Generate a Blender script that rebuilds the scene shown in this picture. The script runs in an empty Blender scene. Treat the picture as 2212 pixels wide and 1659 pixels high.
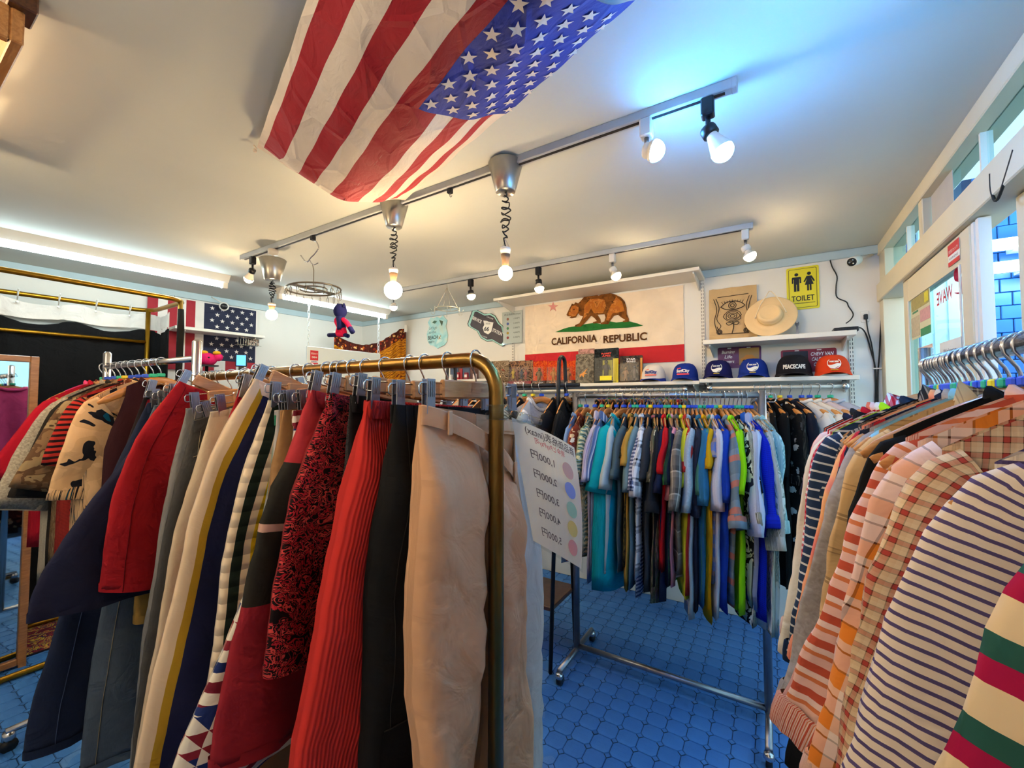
import bpy, bmesh, math, random
from math import sin, cos, pi, sqrt, exp, atan, radians as R
from mathutils import Vector, Matrix, noise
random.seed(11)
sc = bpy.context.scene
col = sc.collection

# ---------------------------------------------------------------- camera
FPX, CAMZ = 900.0, 1.5
PITCH = atan(35.5 / FPX)
cd = bpy.data.cameras.new('camera'); cam = bpy.data.objects.new('camera', cd); col.objects.link(cam)
cd.sensor_width = 36; cd.lens = FPX / 2212 * 36; cd.clip_start = .02
cam.location = (0, 0, CAMZ); cam.rotation_euler = (pi / 2 + PITCH, 0, R(31.8))
sc.camera = cam
# ---------------------------------------------------------------- world, exposure
w = bpy.data.worlds.new('world'); sc.world = w; w.use_nodes = True
bg = w.node_tree.nodes['Background']; bg.inputs[0].default_value = (.55, .82, 1, 1); bg.inputs[1].default_value = 1.1
vs = sc.view_settings
vs.view_transform = 'Standard'; vs.look = 'None'; vs.gamma = 1; vs.use_curve_mapping = False
vs.exposure = 1.3
# strengths of the lamps, seen and added (used in the lamp builders below)
WARM, WARM_C = 100, (1, .74, .42)
COOL, COOL_C = 145, (.07, .38, 1.0)
TUBE, TUBE_C = 17, (.74, .95, 1.0)
FRAME_LAMP, FRAME_C = 34, (1, .70, .38)
OUTSIDE = 45
cy = sc.cycles
cy.use_denoising = True; cy.max_bounces = 5; cy.diffuse_bounces = 3; cy.glossy_bounces = 2
cy.transmission_bounces = 2; cy.transparent_max_bounces = 8
cy.use_adaptive_sampling = True; cy.adaptive_threshold = .06; cy.adaptive_min_samples = 12; cy.use_light_tree = False
cy.caustics_reflective = False; cy.caustics_refractive = False; cy.sample_clamp_indirect = 6

# ---------------------------------------------------------------- room frame: u runs along the back wall, v towards it
RZ = 0.0
YAW = R(31.8); CX, CY = -sin(YAW), cos(YAW)     # horizontal view direction
VB, UR, ZC = 3.353, .592, 2.46            # back wall, right wall, ceiling
def W(u, v, z=0): return Vector((u, v, z))
def ray(px, py):
    # direction through a point of the 2212 x 1659 frame, in room axes; its depth along the view is 1
    a = (px - 1106) / FPX; b = (829.5 - py) / FPX
    f = cos(PITCH) - b * sin(PITCH)
    return Vector((a * CY + f * CX, -a * CX + f * CY, sin(PITCH) + b * cos(PITCH)))
def on_v(px, py, v):
    q = ray(px, py); k = v / q.y; return q.x * k, CAMZ + q.z * k
def on_u(px, py, u):
    q = ray(px, py); k = u / q.x; return q.y * k, CAMZ + q.z * k
def on_z(px, py, z):
    q = ray(px, py); k = (z - CAMZ) / q.z; return q.x * k, q.y * k
def at_d(px, py, d):
    q = ray(px, py); p = q * (d / (q.x * CX + q.y * CY)); p.z += CAMZ; return p
def u_at(px, v, py=865): return on_v(px, py, v)[0]

# ---------------------------------------------------------------- mesh helpers
class MB:
    def __init__(s): s.v = []; s.f = []; s.t = []
    def add(s, vs, fs, ts=None):
        o = len(s.v); s.v += [tuple(p) for p in vs]; s.f += [tuple(i + o for i in f) for f in fs]
        s.t += list(ts) if ts else [(p[0], p[2]) for p in vs]
        return s
    def xf(s, M, i0=0):
        s.v[i0:] = [tuple(M @ Vector(p)) for p in s.v[i0:]]; return s
    def box(s, x0, x1, y0, y1, z0, z1, c=0, M=None):
        i0 = len(s.v)
        if c > 0:
            bm = bmesh.new(); bmesh.ops.create_cube(bm, size=1)
            for p in bm.verts: p.co = Vector(((x0 + x1) / 2 + p.co.x * (x1 - x0), (y0 + y1) / 2 + p.co.y * (y1 - y0), (z0 + z1) / 2 + p.co.z * (z1 - z0)))
            bmesh.ops.bevel(bm, geom=bm.edges[:], offset=c, segments=1, affect='EDGES')
            bm.verts.ensure_lookup_table(); bm.verts.index_update()
            s.add([p.co for p in bm.verts], [[q.index for q in f.verts] for f in bm.faces]); bm.free()
        else:
            s.add([(x, y, z) for x in (x0, x1) for y in (y0, y1) for z in (z0, z1)],
                  [(0, 1, 3, 2), (4, 6, 7, 5), (0, 4, 5, 1), (2, 3, 7, 6), (0, 2, 6, 4), (1, 5, 7, 3)])
        if M: s.xf(M, i0)
        return s
    def grid(s, P, T=None, cu=False):
        n, m = len(P), len(P[0]); vs = [p for r in P for p in r]
        ts = [t for r in T for t in r] if T else None; fs = []
        for i in range(n - 1):
            for j in range(m if cu else m - 1):
                k = (j + 1) % m; fs.append((i * m + j, i * m + k, (i + 1) * m + k, (i + 1) * m + j))
        return s.add(vs, fs, ts)
    def tube(s, path, r, n=8, cap=True, closed=False, ry=None):
        path = [Vector(p) for p in path]; m = len(path); rs = r if isinstance(r, (list, tuple)) else [r] * m
        P = []; up = None
        for i, p in enumerate(path):
            d = (path[(i + 1) % m] - path[i - 1]) if closed else (path[min(i + 1, m - 1)] - path[max(i - 1, 0)])
            d.normalize()
            if up is None: up = Vector((0, 0, 1)) if abs(d.z) < .9 else Vector((1, 0, 0))
            a = d.cross(up)
            if a.length < 1e-4: a = d.orthogonal()
            a.normalize(); b = a.cross(d).normalized(); up = b
            q = ry[i] if ry else rs[i]
            P.append([p + a * cos(2 * pi * k / n) * rs[i] + b * sin(2 * pi * k / n) * q for k in range(n)])
        if closed: P.append(P[0])
        o = len(s.v); s.grid(P, None, True)
        if cap and not closed: s.f.append(tuple(o + k for k in range(n))); s.f.append(tuple(o + (m - 1) * n + k for k in range(n))[::-1])
        return s
    def lathe(s, prof, n=16, M=None, sx=1, sy=1):
        i0 = len(s.v)
        s.grid([[(r * cos(2 * pi * k / n) * sx, r * sin(2 * pi * k / n) * sy, z) for k in range(n)] for r, z in prof], None, True)
        if M: s.xf(M, i0)
        return s
    def prism(s, poly, y0, y1, M=None):
        n = len(poly); i0 = len(s.v)
        s.add([(x, y0, z) for x, z in poly] + [(x, y1, z) for x, z in poly],
              [tuple(range(n)), tuple(range(2 * n - 1, n - 1, -1))] + [(i, i + n, (i + 1) % n + n, (i + 1) % n) for i in range(n)])
        if M: s.xf(M, i0)
        return s
    def ball(s, c, r, n=12, m=8, sz=1, M=None):
        i0 = len(s.v); c = Vector(c)
        s.grid([[(c.x + r * sin(pi * i / m) * cos(2 * pi * k / n), c.y + r * sin(pi * i / m) * sin(2 * pi * k / n), c.z + sz * r * cos(pi * i / m)) for k in range(n)] for i in range(m + 1)], None, True)
        if M: s.xf(M, i0)
        return s
    def mesh(s, name, mat, smooth=True):
        me = bpy.data.meshes.new(name); me.from_pydata(s.v, [], s.f)
        uvl = me.uv_layers.new(name='UVMap')
        li = [0] * len(me.loops); me.loops.foreach_get('vertex_index', li)
        uvl.data.foreach_set('uv', [c for i in li for c in s.t[i]])
        bm = bmesh.new(); bm.from_mesh(me); bmesh.ops.recalc_face_normals(bm, faces=bm.faces[:]); bm.to_mesh(me); bm.free()
        if mat: me.materials.append(mat)
        if smooth: me.shade_smooth(); 
        return me
    def build(s, name, mat, parent=None, loc=None, rz=0, smooth=False):
        o = bpy.data.objects.new(name, s.mesh(name, mat, smooth)); col.objects.link(o)
        if parent: o.parent = parent
        if loc is not None: o.location = loc
        if rz: o.rotation_euler.z = rz
        return o
def tag(o, label=None, cat=None, group=None, kind=None):
    if label: o['label'] = label
    if cat: o['category'] = cat
    if group: o['group'] = group
    if kind: o['kind'] = kind
    return o
def thing(name, label, cat, loc, rz=RZ, group=None):
    o = bpy.data.objects.new(name, None); col.objects.link(o); o.empty_display_size = .05
    o.location = loc; o.rotation_euler.z = rz
    return tag(o, label, cat, group)
def struct(name, mb, mat, parent=None, **k):
    o = mb.build(name, mat, parent, **k)
    if not parent: o['kind'] = 'structure'
    return o
def clone(root, loc, rz=None, label=None, group=None, parts=None):
    r = root.copy(); col.objects.link(r); r.location = loc
    if rz is not None: r.rotation_euler.z = rz
    if label: r['label'] = label
    if group: r['group'] = group
    for ch in root.children:
        c = ch.copy(); col.objects.link(c); c.parent = r
        if parts and ch.name.split('.')[0] in parts: c.data = parts[ch.name.split('.')[0]]
        for g in ch.children:
            d = g.copy(); col.objects.link(d); d.parent = c
    return r
def bez(a, b, c, d, n=10):
    a, b, c, d = map(Vector, (a, b, c, d))
    return [a * (1 - t) ** 3 + b * 3 * t * (1 - t) ** 2 + c * 3 * t * t * (1 - t) + d * t ** 3 for t in [i / n for i in range(n + 1)]]
def spline(pts, k=6):
    pts = [Vector(p) for p in pts]; out = []
    for i in range(len(pts) - 1):
        p0, p1, p2, p3 = pts[max(i - 1, 0)], pts[i], pts[i + 1], pts[min(i + 2, len(pts) - 1)]
        for j in range(k):
            t = j / k
            out.append(.5 * (2 * p1 + (p2 - p0) * t + (2 * p0 - 5 * p1 + 4 * p2 - p3) * t * t + (3 * p1 - p0 - 3 * p2 + p3) * t ** 3))
    return out + [pts[-1]]

# ---------------------------------------------------------------- materials
def C(h, a=1):
    if not isinstance(h, str): return (*h[:3], a)
    v = [int(h[i:i + 2], 16) / 255 for i in (0, 2, 4)]
    return (*[c / 12.92 if c <= .04045 else ((c + .055) / 1.055) ** 2.4 for c in v], a)
_m = {}
class NT:
    def __init__(s, name):
        s.m = bpy.data.materials.new(name); s.m.use_nodes = True; s.t = s.m.node_tree; s.b = s.t.nodes['Principled BSDF']
    def n(s, typ, **k):
        o = s.t.nodes.new(typ)
        for a, b in k.items():
            if a[0] == '_':
                i = a[1:]; o.inputs[int(i) if i.isdigit() else i.replace('_', ' ')].default_value = b
            else: setattr(o, a, b)
        return o
    def l(s, a, b): s.t.links.new(a, b)
    def math(s, op, a, b=None, c=None):
        o = s.n('ShaderNodeMath', operation=op)
        for i, x in enumerate((a, b, c)):
            if x is None: continue
            if isinstance(x, (int, float)): o.inputs[i].default_value = x
            else: s.l(x, o.inputs[i])
        return o.outputs[0]
    def ramp(s, fac, stops, mode='CONSTANT'):
        o = s.n('ShaderNodeValToRGB'); e = o.color_ramp; e.interpolation = mode
        while len(e.elements) > 1: e.elements.remove(e.elements[-1])
        e.elements[0].position = stops[0][0]; e.elements[0].color = C(stops[0][1])
        for p, c in stops[1:]:
            q = e.elements.new(p); q.color = C(c)
        s.l(fac, o.inputs[0]); return o.outputs[0]
    def mix(s, fac, a, b, mode='MIX'):
        o = s.n('ShaderNodeMix', data_type='RGBA', blend_type=mode)
        for i, x in ((0, fac), (6, a), (7, b)):
            if isinstance(x, (int, float)): o.inputs[i].default_value = x
            elif isinstance(x, (tuple, str)): o.inputs[i].default_value = C(x)
            else: s.l(x, o.inputs[i])
        return o.outputs[2]
    def coord(s, kind='UV', rot=0, scale=(1, 1, 1)):
        tc = s.n('ShaderNodeTexCoord'); mp = s.n('ShaderNodeMapping'); s.l(tc.outputs[kind], mp.inputs[0])
        mp.inputs['Rotation'].default_value = (0, 0, rot); mp.inputs['Scale'].default_value = scale
        return mp.outputs[0]
    def noise(s, vec, scale, detail=2, dist=0, out=0):
        o = s.n('ShaderNodeTexNoise', _Scale=scale, _Detail=detail, _Distortion=dist); s.l(vec, o.inputs['Vector']); return o.outputs[out]
    def bump(s, h, st=.2, d=.01):
        o = s.n('ShaderNodeBump', _Strength=st, _Distance=d); s.l(h, o.inputs['Height']); s.l(o.outputs[0], s.b.inputs['Normal'])
def mat(name, c, rough=.6, metal=0, var=.12, ns=12, emit=0, ec=None, bump=0, bs=60, alpha=1, coat=0, spec=None):
    if name in _m: return _m[name]
    t = NT(name); b = t.b; v = t.coord('Object')
    nz = t.noise(v, ns, 3)
    c0 = C(c); k = 1 - var
    t.l(t.mix(nz, tuple(x * k for x in c0[:3]), tuple(min(1, x * (1 + var * .6)) for x in c0[:3])), b.inputs['Base Color'])
    b.inputs['Roughness'].default_value = rough; b.inputs['Metallic'].default_value = metal
    if emit: b.inputs['Emission Color'].default_value = C(ec or c); b.inputs['Emission Strength'].default_value = emit
    if bump: t.bump(t.noise(v, bs, 4), bump, .004)
    if alpha < 1: b.inputs['Alpha'].default_value = alpha
    if coat: b.inputs['Coat Weight'].default_value = coat
    if spec is not None: b.inputs['Specular IOR Level'].default_value = spec
    _m[name] = t.m; return t.m
def stops(cols):
    if isinstance(cols[0], (tuple, list)):
        tot = sum(c[0] for c in cols); p = 0; out = []
        for wd, c in cols: out.append((p / tot, c)); p += wd
        return out
    return [(i / len(cols), c) for i, c in enumerate(cols)]
def fab(kind, cols, a=.05, b=None, rot=0, rough=.92, bump=.45, bs=420, wr=1):
    key = str((kind, cols, a, b, rot, bump, bs))
    if key in _m: return _m[key]
    t = NT('cloth_' + kind); v = t.coord('UV', rot); sp = t.n('ShaderNodeSeparateXYZ'); t.l(v, sp.inputs[0]); x, y = sp.outputs[0], sp.outputs[1]
    fr = lambda s, p: t.math('FRACT', t.math('MULTIPLY', s, 1 / p))
    h = None
    c0 = cols[0] if not isinstance(cols[0], (tuple, list)) else cols[0][1]
    if kind == 'solid': cc = t.mix(0.0, c0, c0)
    elif kind == 'stripe': cc = t.ramp(fr(y, a), stops(cols))
    elif kind == 'vstripe': cc = t.ramp(fr(x, a), stops(cols))
    elif kind == 'plaid':
        c1 = t.ramp(fr(y, a), stops(cols)); c2 = t.ramp(fr(x, b or a), stops(cols)); cc = t.mix(.5, c1, c2)
    elif kind == 'gingham':
        g = t.math('ADD', t.math('LESS_THAN', fr(x, a), .5), t.math('LESS_THAN', fr(y, a), .5))
        cc = t.ramp(t.math('MULTIPLY', g, .34), [(0, cols[0]), (.3, cols[1]), (.6, cols[2])])
    elif kind in ('blotch', 'tie'):
        n = t.noise(v, 1 / a, 2.5 if kind == 'blotch' else 2, b or .6)
        k = len(cols); lo, hi = .34, .66
        cc = t.ramp(n, [(max(0, lo + (hi - lo) * i / max(1, k - 1) - (.16 if i == 0 else 0)), c) for i, c in enumerate(cols)], 'CONSTANT' if kind == 'blotch' else 'LINEAR')
    elif kind == 'floral':
        nv = t.n('ShaderNodeTexNoise', _Scale=1.2 / a, _Detail=2); t.l(v, nv.inputs['Vector'])
        vv = t.n('ShaderNodeMix', data_type='VECTOR'); vv.inputs[0].default_value = .45 * a; t.l(v, vv.inputs[4])
        ad = t.n('ShaderNodeVectorMath', operation='MULTIPLY_ADD'); t.l(nv.outputs['Color'], ad.inputs[0]); ad.inputs[1].default_value = (a * .8,) * 3; t.l(v, ad.inputs[2])
        vo = t.n('ShaderNodeTexVoronoi', _Scale=1 / a); t.l(ad.outputs[0], vo.inputs['Vector'])
        hs = t.n('ShaderNodeSeparateColor'); t.l(vo.outputs['Color'], hs.inputs[0])
        pc = t.ramp(hs.outputs[0], stops(cols[1:]))
        pet = t.math('LESS_THAN', t.math('ADD', vo.outputs['Distance'], t.math('MULTIPLY', t.noise(v, 3.5 / a, 2), .5)), .62)
        cc = t.mix(pet, c0, pc)
        h = vo.outputs['Distance']
    elif kind == 'paisley':
        wv = t.n('ShaderNodeTexWave', wave_type='RINGS', _Scale=.6 / a, _Distortion=9, _Detail=1.5, _Detail_Scale=1.4); t.l(v, wv.inputs['Vector'])
        cc = t.ramp(wv.outputs[1], stops(cols))
    elif kind == 'dots':
        dx = t.math('SUBTRACT', fr(x, a), .5); dy = t.math('SUBTRACT', fr(y, b or a), .5)
        r2 = t.math('ADD', t.math('MULTIPLY', dx, dx), t.math('MULTIPLY', t.math('MULTIPLY', dy, dy), (b or a) ** 2 / a ** 2))
        cc = t.mix(t.math('LESS_THAN', r2, .06 if not b else .05), cols[0], cols[1])
    elif kind == 'tri':
        s1 = t.math('GREATER_THAN', t.math('ADD', fr(x, a), fr(y, a)), 1.0)
        wv = t.n('ShaderNodeTexWave', wave_type='RINGS', _Scale=.28 / a, _Distortion=5, _Detail=1); t.l(v, wv.inputs['Vector'])
        s2 = t.math('GREATER_THAN', wv.outputs[1], .5); sel = t.math('GREATER_THAN', fr(y, (b or .2) * 2), .5)
        mk = t.n('ShaderNodeMix'); t.l(sel, mk.inputs[0]); t.l(s1, mk.inputs[2]); t.l(s2, mk.inputs[3])
        bandc = t.ramp(fr(y, (b or .2) * 1.5), stops(cols[1:]))
        cc = t.mix(mk.outputs[0], cols[0], bandc)
    elif kind == 'denim':
        n1 = t.noise(t.coord('UV', rot, (1, .12, 1)), 420, 2); n2 = t.noise(v, 9, 3)
        cc = t.mix(t.math('MULTIPLY', n1, .55), cols[0], cols[1]); cc = t.mix(t.math('MULTIPLY', n2, .5), cc, cols[1])
    elif kind == 'cord':
        h = t.math('SINE', t.math('MULTIPLY', x, 2 * pi / a)); g = t.math('MULTIPLY_ADD', h, .5, .5)
        cc = t.mix(g, cols[1], cols[0])
    elif kind == 'leafy':
        nv = t.n('ShaderNodeTexWave', _Scale=1 / a, _Distortion=14, _Detail=2, _Detail_Scale=1.1); t.l(v, nv.inputs['Vector'])
        c1 = t.ramp(nv.outputs[1], [(0, cols[0]), (.42, cols[1])]); cc = t.mix(t.math('GREATER_THAN', t.noise(v, .35 / a, 2), .56), c1, cols[-1])
    elif kind == 'quilt':
        c1 = t.ramp(fr(x, b), stops(cols)); h = t.math('ABSOLUTE', t.math('SINE', t.math('MULTIPLY', y, pi / a)))
        cc = c1
    sh = t.noise(v, 5, 3)
    cc = t.mix(.22, cc, t.ramp(sh, [(.25, '6a6a6a'), (.75, 'ffffff')], 'LINEAR'), 'MULTIPLY')
    t.l(cc, t.b.inputs['Base Color']); t.b.inputs['Roughness'].default_value = rough
    t.b.inputs['Specular IOR Level'].default_value = .2
    hh = t.math('MULTIPLY', t.noise(v, 11, 3, 1.2), wr)
    if h is not None: hh = t.math('MULTIPLY_ADD', h, .5 if kind != 'quilt' else 1.6, hh)
    bp = t.n('ShaderNodeBump', _Strength=bump, _Distance=.012 if kind in ('quilt',) else (.004 if kind == 'cord' else .016)); t.l(hh, bp.inputs['Height']); t.l(bp.outputs[0], t.b.inputs['Normal'])
    _m[key] = t.m; return t.m
S = lambda c, **k: fab('solid', (c,), **k)
WHITE = mat('white_paint', 'e9e4da', .55, var=.06, ns=3)
CHROME = mat('chrome', 'c8c8cc', .22, 1, var=.1)
STEEL = mat('brushed_steel', '9a9aa0', .38, 1, var=.2, ns=40)
BRASS = mat('aged_brass', '94703a', .30, 1, var=.3, ns=18)
GOLD = mat('gold_paint', 'a8791c', .32, .85, var=.2)
BLACK = mat('black_metal', '17161a', .45, .2)
PLAST = mat('black_plastic', '141416', .4)
def wood(name, a, b, sc_=26):
    if name in _m: return _m[name]
    t = NT(name); v = t.coord('Object', 0, (1, 7, 7)); n = t.noise(v, sc_ * .4, 4, 1.5)
    t.l(t.ramp(n, [(.25, a), (.75, b)], 'LINEAR'), t.b.inputs['Base Color']); t.b.inputs['Roughness'].default_value = .38
    t.b.inputs['Coat Weight'].default_value = .25; _m[name] = t.m; return t.m
HWOOD = wood('hanger_wood', 'a8642a', 'd08c46')
CWOOD = wood('clip_hanger_wood', 'b0703c', 'd79a62')
DWOOD = wood('dark_wood', '3a2012', '643a1e')
FWOOD = wood('frame_wood', '8a5a30', 'b27c48')
TAGS = {k: mat('size_marker_' + k, c, .4) for k, c in (('blue', '1f4fd0'), ('green', '1fb48c'), ('yellow', 'e8cf20'))}
FONT = None
def text_mb(txt, size, bold=0, sx=1, align='LEFT', shear=0):
    cu = bpy.data.curves.new('lettering', 'FONT'); cu.body = txt; cu.size = size; cu.align_x = align; cu.offset = bold; cu.shear = shear; cu.resolution_u = 3
    o = bpy.data.objects.new('lettering', cu); col.objects.link(o); dg = bpy.context.evaluated_depsgraph_get()
    me = bpy.data.meshes.new_from_object(o.evaluated_get(dg)); mb = MB()
    mb.add([(p.co.x * sx, 0, p.co.y) for p in me.vertices], [tuple(f.vertices) for f in me.polygons])
    bpy.data.objects.remove(o); bpy.data.curves.remove(cu); bpy.data.meshes.remove(me)
    return mb
def text(txt, size, m, parent, loc, bold=0, sx=1, width=None, align='LEFT', fn=None, name='lettering', mirror=False, M=None, shear=0):
    mb = text_mb(txt, size, bold, sx, 'LEFT', shear)
    if not mb.v: return None
    x0 = min(p[0] for p in mb.v); x1 = max(p[0] for p in mb.v)
    k = width / (x1 - x0) if width else 1
    off = x0 if align == 'LEFT' else (x0 + x1) / 2
    mb.v = [((p[0] - off) * k, p[1], p[2]) for p in mb.v]
    if mirror: mb.v = [(-p[0], p[1], p[2]) for p in mb.v]
    if M: mb.xf(M)
    if fn: mb.v = [tuple(fn(p[0] + loc[0], p[2] + loc[2])) for p in mb.v]; return mb.build(name, m, parent)
    return mb.build(name, m, parent, loc)
def star(cx, cz, r, rot=0):
    return [(cx + (r if i % 2 == 0 else r * .4) * sin(rot + i * pi / 5), cz + (r if i % 2 == 0 else r * .4) * cos(rot + i * pi / 5)) for i in range(10)]
# ================================================================ the room
def plaster(name, c, st=.12):
    t = NT(name); v = t.coord('Object'); n = t.noise(v, 2.2, 4, .5)
    c0 = C(c)
    t.l(t.mix(n, tuple(x * .93 for x in c0[:3]), tuple(min(1, x * 1.04) for x in c0[:3])), t.b.inputs['Base Color'])
    t.b.inputs['Roughness'].default_value = .85; t.bump(t.noise(v, 45, 4), st, .003); return t.m
PL_W = plaster('wall_plaster', 'e6e2da'); PL_C = plaster('ceiling_plaster', 'd3d3ca')
TRIM = mat('pale_blue_trim', 'b3c6cc', .6, var=.08)
CREAMP = mat('cream_frame_paint', 'd9cdb0', .5, var=.1, ns=4)
GROUT = mat('floor_grout', '1c3a5c', .8)
UL, VF = -4.5, -1.5
def uvbox(mb, u0, u1, v0, v1, z0, z1, c=0): return mb.box(u0, u1, v0, v1, z0, z1, c)
fl = struct('floor', MB().box(UL - .6, UR + .3, VF, VB, -.05, 0), GROUT, rz=RZ)
ce = struct('ceiling', MB().box(UL - .6, UR + .1, VF, VB, ZC, ZC + .08), PL_C, rz=RZ)
struct('wall_back', MB().box(-4.6, UR + .12, VB, VB + .12, 0, ZC), PL_W, rz=RZ)
a0 = R(-4.9)       # the left wall leans a little off square
lw = MB(); p0, p1 = (-4.239, VB), (-4.239 - .0857 * 4.9, VB - 4.9)
lw.prism([(p0[0], 0), (p0[0], ZC), (p0[0] - .12, ZC), (p0[0] - .12, 0)], 0, 0.001)
lw = MB().add([(p0[0], p0[1], 0), (p1[0], p1[1], 0), (p1[0], p1[1], ZC), (p0[0], p0[1], ZC), (p0[0] - .12, p0[1], 0), (p1[0] - .12, p1[1], 0), (p1[0] - .12, p1[1], ZC), (p0[0] - .12, p0[1], ZC)],
     [(0, 1, 2, 3), (7, 6, 5, 4), (0, 4, 5, 1), (3, 2, 6, 7), (0, 3, 7, 4), (1, 5, 6, 2)])
struct('wall_left', lw, PL_W, rz=RZ)
LS = .0857
def left_u(v): return p0[0] - LS * (VB - v)
struct('wall_front', MB().box(UL - .6, UR + .12, VF - .12, VF, 0, ZC), PL_W, rz=RZ)
# ceiling mouldings
struct('trim_1', MB().box(-4.3, UR, VB - .018, VB, ZC - .055, ZC, .004), TRIM, rz=RZ)
tb = MB(); tb.add([(x + o, v, z) for o in (0, .02) for (x, v) in ((left_u(VB), VB), (left_u(VF), VF)) for z in (ZC - .055, ZC)], [(0, 1, 3, 2), (4, 6, 7, 5), (0, 4, 5, 1), (2, 3, 7, 6), (0, 2, 6, 4), (1, 5, 7, 3)])
struct('trim_2', tb, TRIM, rz=RZ)

# ---- floor tiles: octagons with small dots between
def tilemat():
    t = NT('blue_floor_tile'); v = t.coord('Object')
    oi = t.n('ShaderNodeObjectInfo'); n = t.noise(v, 5, 4, .4)
    cc = t.ramp(n, [(.25, '2a62a8'), (.55, '3a79c2'), (.8, '4a87cc')], 'LINEAR')
    cc = t.mix(t.math('MULTIPLY', oi.outputs['Random'], .35), cc, '2f66b0')
    wn = t.noise(v, 1.7, 3); cc = t.mix(t.math('MULTIPLY', t.math('GREATER_THAN', wn, .60), .22), cc, '7c9cc0')
    t.l(cc, t.b.inputs['Base Color']); t.b.inputs['Roughness'].default_value = .5
    br = t.n('ShaderNodeTexBrick', offset=0, _Scale=1, _Mortar_Size=.0011, _Brick_Width=.021, _Row_Height=.021); t.l(v, br.inputs['Vector'])
    br.inputs['Color1'].default_value = br.inputs['Color2'].default_value = (1, 1, 1, 1); br.inputs['Mortar'].default_value = (0, 0, 0, 1)
    t.bump(br.outputs['Color'], .55, .002); return t.m
TILE = tilemat(); TP = .088
def octo(h=.004, s=TP, cut=.30):
    m = MB(); a = s / 2 - .0012; c = a * (1 - cut * 2 * .62)
    ring = lambda a, c, z: [(a, c, z), (c, a, z), (-c, a, z), (-a, c, z), (-a, -c, z), (-c, -a, z), (c, -a, z), (a, -c, z)]
    b = .0018; vs = ring(a, c, 0) + ring(a - b * .4, c - b * .2, h * .7) + ring(a - b, c - b * .5, h)
    fs = [(i, (i + 1) % 8, (i + 1) % 8 + 8, i + 8) for i in range(8)] + [(i + 8, (i + 1) % 8 + 8, (i + 1) % 8 + 16, i + 16) for i in range(8)] + [tuple(range(16, 24))]
    return m.add(vs, fs)
ome = octo().mesh('floor_tile', TILE, False)
cand = []; allc = []
for i in range(-52, 7):
    for j in range(-16, 38):
        u, v = (i + .5) * TP, (j + .5) * TP
        if u > UR - TP / 2 or u < left_u(v) + .05: continue
        fw = u * CX + v * CY; sd_ = u * CY - v * CX; d = fw * cos(PITCH) - CAMZ * sin(PITCH)
        if d > .3:
            px = 1106 + sd_ / d * FPX; py = 829.5 + FPX * (CAMZ * cos(PITCH) + fw * sin(PITCH)) / d
            vis = (1185 < px < 1800 and 1270 < py < 1700) or (-20 < px < 150 and 1380 < py < 1700)
            if vis: cand.append((d, u, v)); continue
        allc.append((u, v))
cand.sort()
for k, (d, u, v) in enumerate(cand):
    if k < 298:
        o = bpy.data.objects.new('floor_tile', ome); col.objects.link(o); o.parent = fl; o.location = (u, v, 0)
    else: allc.append((u, v))
st = MB(); ov = octo(); qa = TP * .155
for u, v in allc: st.add([(p[0] + u, p[1] + v, p[2]) for p in ov.v], ov.f)
o = st.build('far_floor_tiles', TILE, fl); o['kind'] = 'stuff'
st = MB()
for i in range(-52, 7):
    for j in range(-16, 38):
        u, v = i * TP, j * TP
        if u > UR or u < left_u(v): continue
        st.add([(u + qa, v, .0036), (u, v + qa, .0036), (u - qa, v, .0036), (u, v - qa, .0036)], [(0, 1, 2, 3)])
o = st.build('floor_tile_dots', TILE, fl); o['kind'] = 'stuff'

# ---- right wall: shopfront with sliding doors
def glassmat(name, tint='dff2f4', rough=.02):
    t = NT(name); nt = t.t; out = [n for n in nt.nodes if n.type == 'OUTPUT_MATERIAL'][0]
    tr = t.n('ShaderNodeBsdfTransparent', _0=C(tint)); gl = t.n('ShaderNodeBsdfGlossy', _Roughness=rough)
    fz = t.n('ShaderNodeFresnel', _IOR=1.45); nz = t.noise(t.coord('Object'), 3, 2)
    mx = t.n('ShaderNodeMixShader'); ge = t.n('ShaderNodeNewGeometry'); t.l(t.math('MULTIPLY', t.math('ADD', t.math('MULTIPLY', fz.outputs[0], .8), t.math('MULTIPLY', nz, .02)), t.math('SUBTRACT', 1, ge.outputs['Backfacing'])), mx.inputs[0]); t.l(tr.outputs[0], mx.inputs[1]); t.l(gl.outputs[0], mx.inputs[2]); t.l(mx.outputs[0], out.inputs[0])
    return t.m
GLASS = glassmat('window_glass')
u0, u1 = UR, UR + .09
struct('wall_right', MB().box(u0, u1 + .03, VF, 1.0, 0, ZC), PL_W, rz=RZ)
struct('trim_3', MB().box(u0 - .012, u1, 1.0, VB, 2.392, ZC, .004), CREAMP, rz=RZ)            # top rail under the ceiling
struct('trim_4', MB().box(u0 - .022, u1, 1.0, VB, 2.105, 2.213, .004), CREAMP, rz=RZ)         # header beam
struct('trim_5', MB().box(u0 - .01, u1, 3.262, VB, 0, 2.105, .003).box(u0 - .004, u1, 3.21, VB, 2.213, 2.392), CREAMP, rz=RZ)
struct('trim_6', MB().box(u0 - .006, u1, 2.49, 2.545, 2.213, 2.392, .003), CREAMP, rz=RZ)
for k, (a, b) in enumerate(((2.545, 3.21), (1.0, 2.49))):
    wo = struct('window_%d' % (k + 1), MB().box(u0 + .03, u0 + .045, a, b, 2.213, 2.23), CREAMP, rz=RZ)
    MB().box(u0 + .035, u0 + .04, a, b, 2.23, 2.392).build('pane', GLASS, wo)
    m = MB()
    for q in ((2.86,) if k == 0 else (1.98, 1.5)): m.box(u0 + .02, u0 + .05, q - .006, q + .006, 2.213, 2.392)
    m.build('glazing_bar', WHITE, wo)
FR = CREAMP
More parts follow.
